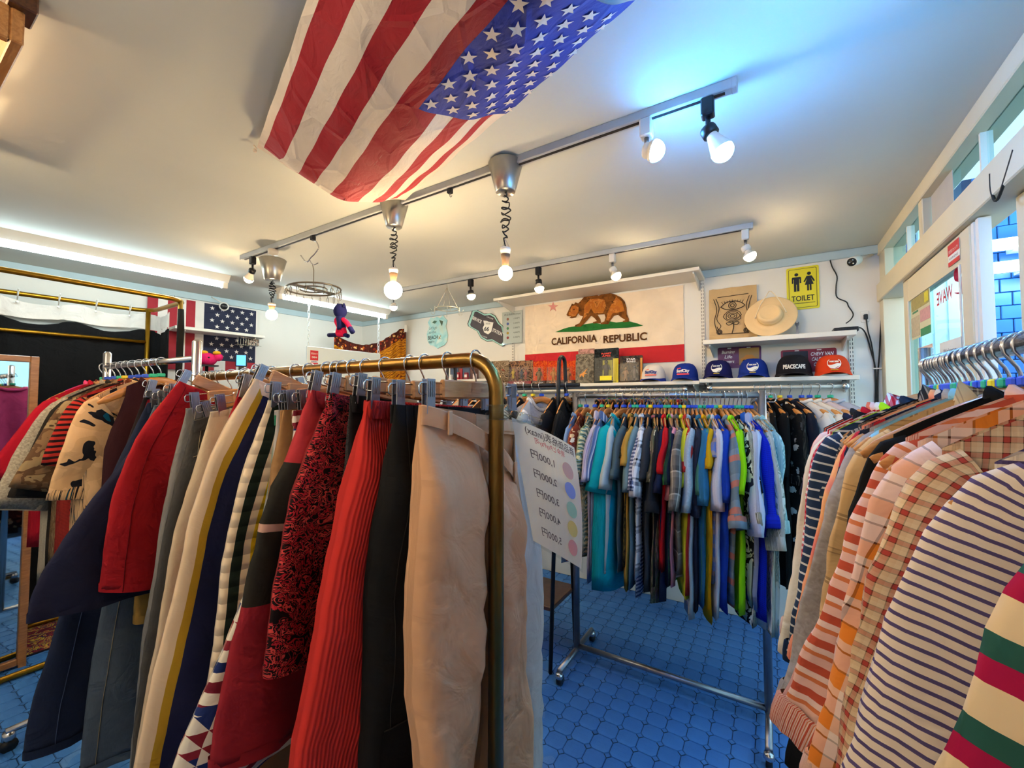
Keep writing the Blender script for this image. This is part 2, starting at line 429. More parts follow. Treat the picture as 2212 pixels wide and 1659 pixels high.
def door(n, va, vb, du, st=.085, ub=0):
    d = struct('door_%d' % n, MB().box(u0 + du, u0 + du + .034, va, va + st, 0, 2.104, .003).box(u0 + du, u0 + du + .034, vb - st, vb, 0, 2.104, .003)
        .box(u0 + du + .001, u0 + du + .033, va + st, vb - st, 1.99, 2.1).box(u0 + du + .001, u0 + du + .033, va + st, vb - st, 0, .25), FR, rz=RZ)
    MB().box(u0 + du + .014, u0 + du + .02, va + st, vb - st, .25, 1.99).build('pane', GLASS, d)
    m = MB()
    for (x, y) in ((va + st, va + st + .012), (vb - st - .012, vb - st)): m.box(u0 + du - .004, u0 + du, x, y, .25, 1.99)
    m.build('glazing_bead', WHITE, d)
    return d
door(1, 2.026, 2.865, 0)
door(2, 1.0, 1.825, .04)
struct('trim_7', MB().box(u0 + .0, u0 + .03, 1.952, 1.975, 0, 2.1).box(u0 + .0, u0 + .03, 1.99, 2.012, 0, 2.1), WHITE, rz=RZ)
struct('trim_8', MB().box(u0 - .01, u1, 1.0, 3.262, -.02, .03), STEEL, rz=RZ)
# ---- outside the door
BTILE = mat('blue_wall_tile', '1f62b4', .35, var=.2, ns=6)
EXG = mat('pavement_grey', '6b7078', .9); EXW = mat('white_siding', 'd9e8ea', .7)
ow = struct('wall_outside', MB().box(.75, 4.2, 4.52, 4.6, 0, 3.2), mat('outside_grout', '0f2f58', .8), rz=RZ)
bt = MB().box(0, .118, -.012, 0, 0, .096, .004).mesh('wall_tile', BTILE, False)
for i in range(0, 8):
    for j in range(6, 32):
        for base in (.76, 1.28):
            if base == .76 and i > 1: continue
            o = bpy.data.objects.new('wall_tile', bt); col.objects.link(o); o.parent = ow
            o.location = (base + i * .124 + (.062 if j % 2 else 0), 4.52, j * .1)
struct('trim_9', MB().box(1.02, 1.05, 4.46, 4.52, 0, 3).box(1.05, 1.27, 4.49, 4.52, 0, 3).box(1.1, 1.11, 4.48, 4.5, 0, 3).box(1.18, 1.19, 4.48, 4.5, 0, 3), EXW, rz=RZ)
struct('ground_outside', MB().box(UR + .1, 4.2, .4, 4.6, -.12, -.02), EXG, rz=RZ)
EXL = mat('outside_tube_glow', 'f4fbff', .4, emit=OUTSIDE, ec=(.75, .92, 1))
for k, (px, py) in enumerate(((2128, 530), (2145, 578))):
    uu, zz = on_v(px, py, 4.2)
    t = thing('outside_tube_lamp', ('upper' if k == 0 else 'lower') + ' white tube lamp glowing outside the glass door', 'lamp', W(uu, 4.2, zz), RZ)
    MB().box(-.02, .55, .06, .10, -.03, .05, .005).build('housing', EXW, t)
    MB().tube([(0, 0.03, 0), (.53, .03, 0)], .035, 10).build('tube', EXL, t, smooth=True)
    MB().box(.2, .26, .10, .318, -.01, .03).build('bracket', EXW, t)
# ================================================================ lamps and things on the ceiling
GLOW_W = mat('warm_bulb_glow', 'fff0d0', .4, emit=WARM, ec=WARM_C)
GLOW_C = mat('cool_bulb_glow', 'eef6ff', .4, emit=COOL, ec=COOL_C)
GLOW_T = mat('tube_glow', 'ffffff', .4, emit=TUBE, ec=TUBE_C)
TRACKM = mat('track_aluminium', 'c2c4c4', .5, .1)
PORC = mat('porcelain', 'eee3d4', .35); BAKE = mat('brown_bakelite', '6a5038', .5)
SILV = mat('spun_aluminium', 'b4b0a8', .3, .9, var=.15, ns=30)
CORD = mat('black_cord', '111112', .6)
def axisM(o, d):
    d = Vector(d).normalized(); return Matrix.Translation(Vector(o)) @ d.to_track_quat('Z', 'Y').to_matrix().to_4x4()
def track(ua, ub, va, vb, label):
    L = sqrt((ub - ua) ** 2 + (vb - va) ** 2); t = thing('light_track', label, 'light track', W(ua, va, ZC), RZ + math.atan2(vb - va, ub - ua))
    MB().box(0, L, -.017, .017, -.03, 0, .002).build('rail', TRACKM, t); MB().box(.03, L - .03, -.006, .006, -.0315, -.03).build('slot', BLACK, t)
    MB().box(-.004, .012, -.018, .018, -.032, 0, .002).build('end_cap', TRACKM, t); MB().box(L - .012, L + .004, -.018, .018, -.032, 0, .002).build('end_cap', TRACKM, t)
track(-2.96, -.068, 1.38, 1.382, 'long white light track crossing the ceiling beside the flag')
track(-2.80, -.064, 2.50, 2.574, 'shorter light track nearest the wall with the bear flag')
def v2(u): return 2.50 + (u + 2.8) * .074 / 2.736
def spot(pxa, pxb, pyb, v, dark, cool, label, sc_=1, group=None):
    u = u_at(pxa, v, 560); ub, zb = on_v(pxb, pyb, v); z0 = ZC - .031
    t = thing('spot_lamp', label, 'spot lamp', W(u, v, z0), RZ, group)
    bm = BLACK if dark else WHITE; B = Vector((ub - u, -.0, zb - z0)); k = sc_
    MB().box(-.016 * k, .016 * k, -.016 * k, .016 * k, -.05 * k, 0, .004).build('adapter', bm, t)
    J = Vector((0, 0, -.085 * k)); MB().tube([(0, 0, -.05 * k), J], .0065 * k, 8).build('stem', bm if dark else STEEL, t, smooth=True)
    D = (B - J); Ln = D.length; D.normalize(); M = axisM(J, D)
    a = max(.02, Ln - .062 * k)
    MB().lathe([(.002, -.008 * k), (.019 * k, -.006 * k), (.021 * k, 0), (.021 * k, a), (.017 * k, a + .002), (.004, a + .003)], 16, M).build('socket', bm, t, smooth=True)
    MB().lathe([(.013 * k, a), (.016 * k, a + .012 * k), (.026 * k, Ln - .014 * k), (.0285 * k, Ln - .004 * k)], 16, M).build('bulb_base', PORC, t, smooth=True)
    r = .0285 * k
    MB().lathe([(r * cos(x), Ln - .004 * k + r * sin(x)) for x in [i * pi / 14 for i in range(8)]], 16, M).build('bulb', GLOW_C if cool else GLOW_W, t, smooth=True)
spot(1535, 1561, 328, 1.38, True, True, 'black spot lamp with cool white bulb at the track end', 1.15)
spot(1400, 1416, 326, 1.38, False, True, 'white spot lamp with cool white bulb beside the black one', 1.2)
spot(546, 537, 603, 1.38, True, False, 'black spot lamp at the far left end of the long track')
for pxa, pxb, py, dk, lb in ((1017, 1018, 640, 1, 'black spot lamp between the round wire hook ring and the bear flag'), (1163, 1165, 624, 1, 'black spot lamp with warm bulb above the left of the bear flag'),
        (1323, 1331, 596, 0, 'white spot lamp with warm bulb above the printed bear'), (1611, 1620, 553, 0, 'white spot lamp with warm bulb above the straw hat'), (851, 850, 664, 0, 'small brown lamp with warm bulb behind the big globe pendant')):
    spot(pxa, pxb, py, v2(u_at(pxa, 2.53, 560)), dk, False, lb, 1.12)
def pendant(px, yc0, yc1, ys, pyb, rb, label, drop=False, k=1, seed=1):
    v = 1.38; u = u_at(px, v, 500); f = lambda y: on_v(px, y, v)[1]
    z0 = ZC - .031; t = thing('pendant_lamp', label, 'pendant lamp', W(u, v, z0), RZ)
    a, b, s, c = f(yc0) - z0, f(yc1) - z0, f(ys) - z0, f(pyb) - z0
    rt = (a - b) * .58
    if drop: MB().lathe([(.001, 0), (.03, 0), (.028, -.03), (.006, -.035), (.006, a)], 12).build('adapter', PORC, t, smooth=True)
    MB().lathe([(.004, a), (rt * .96, a), (rt, a - .003), (rt * .58, b + .003), (rt * .55, b), (.004, b)], 24).build('cup', SILV, t, smooth=True)
    random.seed(seed); pts = []; n = 44
    for i in range(n):
        q = i / (n - 1); w_ = .014 * sin(pi * min(1, q * 1.05)) + .004
        pts.append((w_ * cos(i * 1.15) + random.uniform(-.003, .003), w_ * sin(i * 1.15) + random.uniform(-.003, .003), b + (s + .03 - b) * q + random.uniform(-.006, .006)))
    pts[-1] = (0, 0, s + .005)
    MB().tube(spline(pts, 3), .0028, 6).build('coiled_cord', CORD, t, smooth=True)
    MB().tube([(-.018, 0, s), (0, 0, s + .035), (.018, 0, s)], .0012, 5).build('wire_bail', STEEL, t)
    h = (s - c) - rb * .9
    MB().lathe([(.002, s), (.021, s), (.022, s - .006), (.018, s - h * .35), (.002, s - h * .35)], 16).build('porcelain_socket', PORC, t, smooth=True)
    MB().lathe([(.019, s - h * .34), (.019, s - h * .45), (.014, s - h * .72), (.014, s - h)], 16).build('collar', BAKE, t, smooth=True)
    MB().ball((0, 0, c), rb, 20, 14).build('bulb', GLOW_W, t, smooth=True)
pendant(1092, 353, 416, 536, 590, .0285, 'pendant with aluminium cup and tangled cord, nearest the cool lamps', seed=3)
pendant(851, 441, 491, 580, 627, .042, 'pendant with aluminium cup and the largest round warm globe', seed=5)
pendant(591, 560, 605, 655, 679, .032, 'pendant whose aluminium cup hangs from a cream adapter, above the wall flag', True, seed=8)
# fluorescent fittings by the left wall, plus an unseen one added as fill
for (ua, va), (ub, vb), lb in (((-3.70, .25), (-3.578, 1.56), 'fluorescent tube fitting above the gold curtain frame'), ((-3.556, 1.94), (-3.47, 3.06), 'fluorescent tube fitting behind the wire peg ring'), ((-2.2, -.75), (-1.0, -.75), 'unseen fluorescent tube fitting added as fill light behind the viewer')):
    L = sqrt((ub - ua) ** 2 + (vb - va) ** 2); t = thing('tube_light', lb, 'tube light', W(ua, va, ZC), RZ + math.atan2(vb - va, ub - ua))
    MB().prism([(-.075, 0), (.075, 0), (.03, -.05), (-.03, -.05)], 0, L, Matrix.Rotation(-pi / 2, 4, 'Z')).build('housing', WHITE, t)
    MB().tube([(.03, 0, -.072), (L - .03, 0, -.072)], .0165, 12).build('tube', GLOW_T, t, smooth=True)
    MB().box(0, .035, -.02, .02, -.095, -.045, .003).build('end_socket', WHITE, t); MB().box(L - .035, L, -.02, .02, -.095, -.045, .003).build('end_socket', WHITE, t)
track(-.1, .45, .93, .93, 'short light track added out of view to carry the added cool lamp')  # unseen track and cool lamp, added to turn the right ceiling bluer
for k, u in enumerate((.2,)):
    t = thing('spot_lamp', 'unseen cool spot lamp added on the short track to tint the ceiling blue', 'spot lamp', W(u, .93, ZC - .031), RZ)
    MB().box(-.018, .018, -.018, .018, -.055, 0, .004).build('adapter', WHITE, t); MB().tube([(0, 0, -.055), (0, 0, -.09)], .007, 8).build('stem', STEEL, t, smooth=True)
    MB().lathe([(.002, -.085), (.022, -.088), (.022, -.15), (.016, -.155), (.027, -.18)], 16).build('socket', WHITE, t, smooth=True); MB().ball((0, 0, -.195), .032, 16, 10).build('bulb', GLOW_C, t, smooth=True)
# unseen warm pendants added behind the viewer to brighten ceiling and clothes
for k, (u, v) in enumerate(((-.75, -.55), (-2.3, -.25))):
    t = thing('pendant_lamp', ('first', 'second')[k] + ' unseen warm globe pendant added as fill light behind the viewer', 'pendant lamp', W(u, v, ZC), RZ)
    MB().lathe([(.004, 0), (.06, 0), (.035, -.09), (.004, -.09)], 20).build('cup', SILV, t, smooth=True); MB().tube([(0, 0, -.09), (0, 0, -.26)], .003, 6).build('cord', CORD, t)
    MB().lathe([(.002, -.25), (.02, -.25), (.016, -.30), (.002, -.30)], 14).build('socket', PORC, t, smooth=True); MB().ball((0, 0, -.335), .042, 18, 12).build('bulb', GLOW_W, t, smooth=True)
# wooden frame lamp, only its corner shows at the upper left
t = thing('wooden_frame_lamp', 'wooden box frame lamp on the ceiling in the upper left corner', 'ceiling lamp', W(-1.47, .2, ZC), RZ)
WARMWOOD = wood('lamp_wood', '9c6430', 'c98f52')
MB().box(-.95, 0, -.022, 0, -.13, -.05, .003).build('board', WARMWOOD, t); MB().box(-.95, 0, -.5, -.478, -.13, -.05, .003).build('board', WARMWOOD, t)
MB().box(-.022, 0, -.478, -.022, -.13, -.05, .003).build('board', WARMWOOD, t); MB().box(-.95, -.928, -.478, -.022, -.13, -.05, .003).build('board', WARMWOOD, t)
for x in (-.3, -.62): MB().box(x - .04, x + .04, -.478, -.022, -.128, -.115, .002).build('slat', WARMWOOD, t)
for bb in ((-.06, .018, -.03, .018), (-.96, -.88, -.52, -.44), (-.06, .018, -.52, -.44), (-.96, -.88, -.03, .018)): MB().box(*bb, -.05, 0, .003).build('corner_block', DWOOD, t)
GLOW_F = mat('frame_lamp_glow', 'ffe6c0', .4, emit=FRAME_LAMP, ec=FRAME_C)
for x in (-.17, -.47, -.78):
    b = MB().ball((x, -.25, -.07), .038, 16, 10).build('bulb', GLOW_F, t, smooth=True)
    MB().lathe([(.001, 0), (.02, 0), (.02, -.035), (.001, -.035)], 12, Matrix.Translation((x, -.25, 0))).build('socket', PORC, t, smooth=True)

# ---- big flag slung under the ceiling
def flagmat(name, cols, bump=.6):
    t = NT(name); v = t.coord('UV'); 
    n = t.noise(v, 6, 3, .5); cc = t.mix(.18, cols, t.ramp(n, [(.3, '808080'), (.7, 'ffffff')], 'LINEAR'), 'MULTIPLY')
    t.l(cc, t.b.inputs['Base Color']); t.b.inputs['Roughness'].default_value = .75
    vo = t.n('ShaderNodeTexVoronoi', feature='DISTANCE_TO_EDGE', _Scale=7); t.l(t.noise(v, 2.5, 2, 0, 1), vo.inputs['Vector'])
    vo2 = t.n('ShaderNodeTexVoronoi', feature='DISTANCE_TO_EDGE', _Scale=5.5); t.l(v, vo2.inputs['Vector'])
    hh = t.math('ADD', t.math('MINIMUM', vo2.outputs[0], .08), t.math('MULTIPLY', t.noise(v, 14, 4, 1.5), .12))
    bp = t.n('ShaderNodeBump', _Strength=bump, _Distance=.05); t.l(hh, bp.inputs['Height']); t.l(bp.outputs[0], t.b.inputs['Normal'])
    t.b.inputs['Subsurface Weight'].default_value = 0
    return t.m
FRED, FWHT, FBLU = flagmat('flag_red', 'b01222'), flagmat('flag_white', 'efdcc8'), flagmat('flag_blue', '16309a')
FL, FA = 1.25, R(-19)
fdir = (cos(FA), sin(FA)); fper = (-sin(FA), cos(FA)); f0 = (-1.60, .785)
def fpt(a, s, off=0):
    # a: metres from the fly end, s: 0 near edge .. 1 far edge
    c = .60 * s; e = min(1, a / .12)
    sag = .145 * (sin(pi * min(1, s ** .92))) * (.55 + .45 * e) * (1 + .08 * sin(a * 5))
    rp = .004 * sin(s * 22 + a * 9) + .003 * sin(a * 31 + s * 5)
    z = ZC - .022 - sag + rp - off
    sk = .035 * sin(pi * s) * (1 - e) - .03 * s * (a < 2)
    u = f0[0] + fdir[0] * (a + sk) + fper[0] * c; v = f0[1] + fdir[1] * (a + sk) + fper[1] * c
    return Vector((u, v, z))
ft = thing('ceiling_flag', 'large stars and stripes flag slung under the ceiling', 'flag', (0, 0, 0), RZ)
bnd = [('FWHT', 0, .03), ('FRED', .03, .115), ('FWHT', .115, .20), ('FRED', .20, .29), ('FWHT', .29, .385), ('FRED', .385, .565), ('FWHT', .565, .66), ('FRED', .66, .75), ('FWHT', .75, .835), ('FRED', .835, .91), ('FWHT', .91, 1)]
CA, CS = .76, .47
def strip(a0, a1, s0, s1, off=0, na=30, ns=5):
    m = MB(); P = []; T = []
    for i in range(na + 1):
        a = a0 + (a1 - a0) * i / na; P.append([fpt(a, s0 + (s1 - s0) * j / ns, off) for j in range(ns + 1)]); T.append([(a, s0 + (s1 - s0) * j / ns) for j in range(ns + 1)])
    return m.grid(P, T)
for nm, s0, s1 in bnd:
    e1 = FL
    if s0 >= CS: e1 = CA
    m = strip(.025, e1, s0, min(s1, CS) if (s0 < CS < s1) else s1)
    if s0 < CS < s1: m2 = strip(.025, CA, CS, s1); m.add(m2.v, m2.f, m2.t)
    m.build('stripe', globals()[nm], ft, smooth=True)
strip(0, .025, 0, 1, 0, 2, 40).build('fly_hem', FWHT, ft, smooth=True)
fcan = strip(CA, FL, CS, 1, 0, 24, 26).build('canton', FBLU, ft, smooth=True)
for r_ in range(9):
    for q in range(6 if r_ % 2 == 0 else 5):
        cs = CS + .035 + r_ * .0585; ca = CA + .035 + (q + (0 if r_ % 2 == 0 else .5)) * .092
        if ca > FL - .01: continue
        poly = star(0, 0, .024, pi); m = MB(); n = len(poly)
        m.add([fpt(ca, cs, .0025)] + [fpt(ca + y * .95, cs + x / .66, .0025) for x, y in poly], [(0, i + 1, (i + 1) % n + 1) for i in range(n)])
        m.build('star', FWHT, fcan)
p = fpt(-.01, 0); MB().tube([p, p + Vector((-.02, .0, .02))], .003, 6).ball(p + Vector((-.012, 0, -.002)), .007).build('tie_cord', FWHT, ft, smooth=True)

# ---- hanging rings
t = thing('peg_ring_hanger', 'oval wire peg drying ring hanging from the track by a chrome hook', 'drying ring', W(-2.18, 1.38, ZC - .031), RZ)
g = lambda px, py: (lambda q: Vector((q[0] + 2.18, 0, q[1] - ZC + .031)))(on_v(px, py, 1.38))
WIRE = mat('dull_wire', '7d7366', .4, .9)
MB().box(-.012, .012, -.012, .012, -.025, 0, .003).build('track_clip', BLACK, t)
MB().tube(spline([g(678, 520), g(684, 523), g(688, 535), g(680, 548), g(672, 556), g(662, 566), g(650, 552)], 5), .0035, 7).tube(spline([g(668, 560), g(676, 572), g(687, 568)], 5), .003, 7).build('chrome_hook', CHROME, t, smooth=True)
cz = g(677, 625).z; cx = g(677, 625).x; ra = .165; rb_ = .10; RING_X, RING_Z = cx, cz
MB().tube([g(675, 570), (cx, 0, g(675, 570).z - .04), (cx, 0, cz + .015)], .0025, 6).build('stem', WIRE, t)
ell = lambda a, b, k: [(cx + a * cos(2 * pi * i / k), b * sin(2 * pi * i / k), cz) for i in range(k)]
MB().tube(ell(ra, .13, 36), .005, 6, closed=True).build('outer_ring', WIRE, t, smooth=True)
MB().tube(ell(ra * .5, .065, 28), .004, 6, closed=True).build('inner_ring', WIRE, t, smooth=True)
MB().box(cx - .02, cx + .02, -.13, .13, -.003 + cz, .003 + cz, .001).build('cross_bar', WIRE, t)
for i in range(20):
    a = 2 * pi * i / 20; x, y = cx + ra * cos(a), .13 * sin(a); j = random.uniform(-.3, .3)
    m = MB().tube([(x, y, cz), (x, y, cz - .018)], .0015, 5).tube([(x - .008, y, cz - .02), (x, y, cz - .016), (x + .008, y, cz - .02), (x + .006, y, cz - .05), (x - .002, y, cz - .055), (x - .006, y, cz - .045), (x - .008, y, cz - .02)], .0016, 5)
    m.build('peg', WIRE, t, smooth=True)
t = thing('hook_ring', 'small round wire ring with hooks hanging from the shorter track', 'hook ring', W(u_at(966, 2.52, 600), 2.52, ZC - .03), RZ)
rz_ = on_v(966, 667, 2.52)[1] - ZC + .03
WW = mat('white_wire', 'b8b4a6', .4, .6)
MB().tube([(0, 0, 0), (0, 0, -.03)], .003, 6).build('top_link', WW, t)
MB().tube([(.09 * cos(i * pi / 12), .09 * sin(i * pi / 12), rz_) for i in range(24)], .0035, 6, closed=True).build('ring', WW, t, smooth=True)
for i in range(4):
    a = i * pi / 2 + .4; MB().tube([(0, 0, -.03), (.09 * cos(a), .09 * sin(a), rz_)], .002, 5).build('chain', WW, t)
for i in range(6):
    a = i * pi / 3 + .2; c, s_ = cos(a), sin(a)
    MB().tube(spline([(.09 * c, .09 * s_, rz_ + .004), (.11 * c, .11 * s_, rz_), (.112 * c, .112 * s_, rz_ - .03), (.13 * c, .13 * s_, rz_ - .038), (.145 * c, .145 * s_, rz_ - .02)], 4), .002, 5).build('hook', WW, t, smooth=True)
u, z = on_v(972, 404, 1.38)
t = thing('track_hook', 'empty small black hook clipped under the long track', 'hook', W(u, 1.38, ZC - .0315), RZ)
MB().box(-.011, .011, -.01, .01, -.022, 0, .002).build('clip', BLACK, t); MB().tube(spline([(0, 0, -.022), (0, 0, -.034), (.006, 0, -.04), (.011, 0, -.034)], 4), .0017, 5).build('hook', STEEL, t, smooth=True)
# ================================================================ racks, hangers and clothes
def rack_T(name, label, u0, u1, v, z, r, m, foot=.235, cap=.0, base_z=.09, wheels=True):
    t = thing(name, label, 'clothes rack', W(u0, v, 0), RZ); L = u1 - u0
    MB().tube([(0, 0, z), (L, 0, z)], r, 16).build('rail', m, t, smooth=True)
    for x in (0, L):
        MB().tube([(x, 0, base_z), (x, 0, z + cap)], r * 1.15, 16).tube([(x, 0, .8), (x, 0, .83)], r * 1.3, 16).build('post', m, t, smooth=True)
        MB().tube([(x, -foot, base_z), (x, foot, base_z)], r * .95, 12).build('foot_bar', m, t, smooth=True)
        for s in (-1, 1):
            if wheels:
                c = MB().lathe([(.001, base_z - .005), (.018, base_z - .01), (.022, base_z - .03), (.012, base_z - .042), (.001, base_z - .042)], 14, Matrix.Translation((x, s * foot, 0))).build('caster', CHROME, t, smooth=True)
                MB().tube([(x - .012, s * foot + .01, .026), (x + .012, s * foot + .01, .026)], .026, 16).build('wheel', PLAST, c, smooth=True)
    MB().tube([(0, 0, base_z + .02), (L, 0, base_z + .02)], r * .9, 12).build('lower_bar', m, t, smooth=True)
    return t
CR_Z = 1.527; CR_V = 2.28
t = rack_T('clothes_rack', 'silver rolling clothes rack full of colourful short sleeved shirts', -.975, -.035, CR_V, CR_Z, .0155, STEEL, base_z=.075, cap=.02)
for x, s in ((0, -1), (.94, 1)): MB().tube([(x, 0, CR_Z + .006), (x + s * .05, 0, CR_Z + .006), (x + s * .055, 0, CR_Z), (x + s * .055, 0, CR_Z - .028), (x + s * .05, 0, CR_Z - .034), (x, 0, CR_Z - .034)], .003, 6).build('end_loop', CHROME, t, smooth=True)
RR_U, RR_Z = .335, 1.587
t = thing('clothes_rack', 'silver rack along the glass door holding long sleeved shirts', 'clothes rack', W(RR_U, 1.44, 0), RZ)
MB().tube([(0, 0, RR_Z), (0, -1.75, RR_Z)], .015, 16).build('rail', CHROME, t, smooth=True)
for y in (0, -1.75):
    MB().tube([(0, y, .08), (0, y, RR_Z + .045)], .014, 14).build('post', CHROME, t, smooth=True); MB().tube([(-.22, y, .08), (.22, y, .08)], .014, 12).build('foot_bar', CHROME, t, smooth=True)
    for s in (-1, 1): MB().tube([(s * .2 - .012, y, .028), (s * .2 + .012, y, .028)], .028, 14).tube([(s * .2, y, .03), (s * .2, y, .08)], .01, 8).build('caster', PLAST, t, smooth=True)
# brass rack with bent corner
BR_V, BR_Z, BU0, BU1 = .75, 1.592, -1.93, -.505
t = thing('clothes_rack', 'brass pipe rack with a bent corner holding trousers on clip hangers', 'clothes rack', W(BU1, BR_V, 0), RZ)
cr = .075; L = BU1 - BU0; arc = lambda cx, s: [(cx + s * cr * sin(q), 0, BR_Z - cr + cr * cos(q)) for q in [i * pi / 16 for i in range(9)]]
pa = [(0, 0, .05)] + arc(-cr, 1)[::-1] + arc(-L + cr, -1) + [(-L, 0, .05)]
MB().tube(pa, .0165, 20).build('frame_pipe', BRASS, t, smooth=True)
for x in (0, -L): MB().tube([(x, -.24, .05), (x, .24, .05)], .0165, 14).build('foot_bar', BRASS, t, smooth=True)
MB().tube([(0, 0, .2), (-L, 0, .2)], .013, 12).build('lower_bar', BRASS, t, smooth=True)
# silver rack at the far left, post with caps
A_, B_ = (-2.82, .70), (-1.955, .75)
AR = math.atan2(B_[1] - A_[1], B_[0] - A_[0]); AL = sqrt((B_[0] - A_[0]) ** 2 + (B_[1] - A_[1]) ** 2); AZ = 1.668
t = thing('clothes_rack', 'chrome rack with tall round capped posts holding patterned shirts', 'clothes rack', W(*A_, 0), RZ + AR)
MB().tube([(-.02, 0, AZ), (AL, 0, AZ)], .013, 14).build('rail', CHROME, t, smooth=True)
for x, h in ((0, 1.735), (AL, 1.735)):
    MB().tube([(x, 0, .08), (x, 0, h), (x, 0, h + .008)], [.0165, .0165, .01], 16).build('post', CHROME, t, smooth=True)
    MB().tube([(x, -.28, .085), (x, .24, .085)], .014, 12).build('foot_bar', CHROME, t, smooth=True)
    for s in (-.27, .23):
        c = MB().lathe([(.001, .085), (.02, .08), (.022, .05), (.001, .045)], 12, Matrix.Translation((x, s, 0))).build('caster', CHROME, t, smooth=True)
        MB().tube([(x - .014, s, .027), (x + .014, s, .027)], .027, 14).build('wheel', PLAST, c, smooth=True)
# black end-frame rack
KV, KZ = 2.28, 1.592
t = thing('clothes_rack', 'black pipe rack with an arched end standing left of the silver rack', 'clothes rack', W(-1.06, KV, 0), RZ)
def arch(x): return [(x, -.17, .0), (x, -.05, KZ)] + [(x, -.042 * cos(q), KZ + .125 + .045 * sin(q)) for q in [i * pi / 10 for i in range(11)]] + [(x, .05, KZ), (x, .17, .0)]
for x in (0, -.86): MB().tube(arch(x), .0115, 12).build('end_frame', BLACK, t, smooth=True)
MB().tube([(.11, 0, KZ), (-.97, 0, KZ)], .0125, 12).build('rail', BLACK, t, smooth=True)
MB().box(-.86, .0, -.15, .19, .32, .345, .004).build('lower_shelf', DWOOD, t)

# ---------------------------------------------------------------- hangers (x across the shoulders, hook at the origin on the rail)
def hook_mb(r=.019, drop=.07, wr=.0023):
    pts = [(-r * 1.0, 0, -.006)] + [(-r * cos(q), 0, r * sin(q)) for q in [i * pi / 9 for i in range(10)]] + [(r * .9, 0, -.012), (r * .2, 0, -.034), (0, 0, -.045), (0, 0, -drop)]
    return MB().tube(pts, wr, 6)
def shoulder_hanger():
    t = thing('shirt_hanger', 'x', 'hanger', (0, 0, 0), 0)
    pts, rx, ry = [], [], []
    n = 18
    for i in range(n + 1):
        x = -.205 + .41 * i / n; q = abs(x) / .205
        z = -.082 - .098 * (q ** 1.25) ; y = .022 * q * q
        pts.append((x, y, z)); ry.append(.0195 * (1 - .45 * q ** 3) if q < .99 else .006); rx.append(.0065 if q < .99 else .003)
    MB().tube(pts, rx, 10, ry=ry).build('bar', HWOOD, t, smooth=True)
    hook_mb().build('hook', CHROME, t, smooth=True)
    MB().box(-.014, .014, -.010, .010, -.066, -.05, .003).build('size_marker', TAGS['blue'], t)
    return t
SH0 = shoulder_hanger(); SH_used = [False]
MARK = {k: MB().box(-.014, .014, -.010, .010, -.066, -.05, .003).mesh('size_marker', TAGS[k], False) for k in TAGS}
def shirt_hanger(loc, rz, color, label, group):
    if not SH_used[0]:
        SH_used[0] = True; o = SH0; o.location = loc; o.rotation_euler.z = rz; o['label'] = label; o['group'] = group
        [c for c in o.children if c.name.startswith('size')][0].data = MARK[color]
    else: o = clone(SH0, loc, rz, label, group, {'size_marker': MARK[color]})
    return o
def sm(t): t = max(0, min(1, t)); return t * t * (3 - 2 * t)
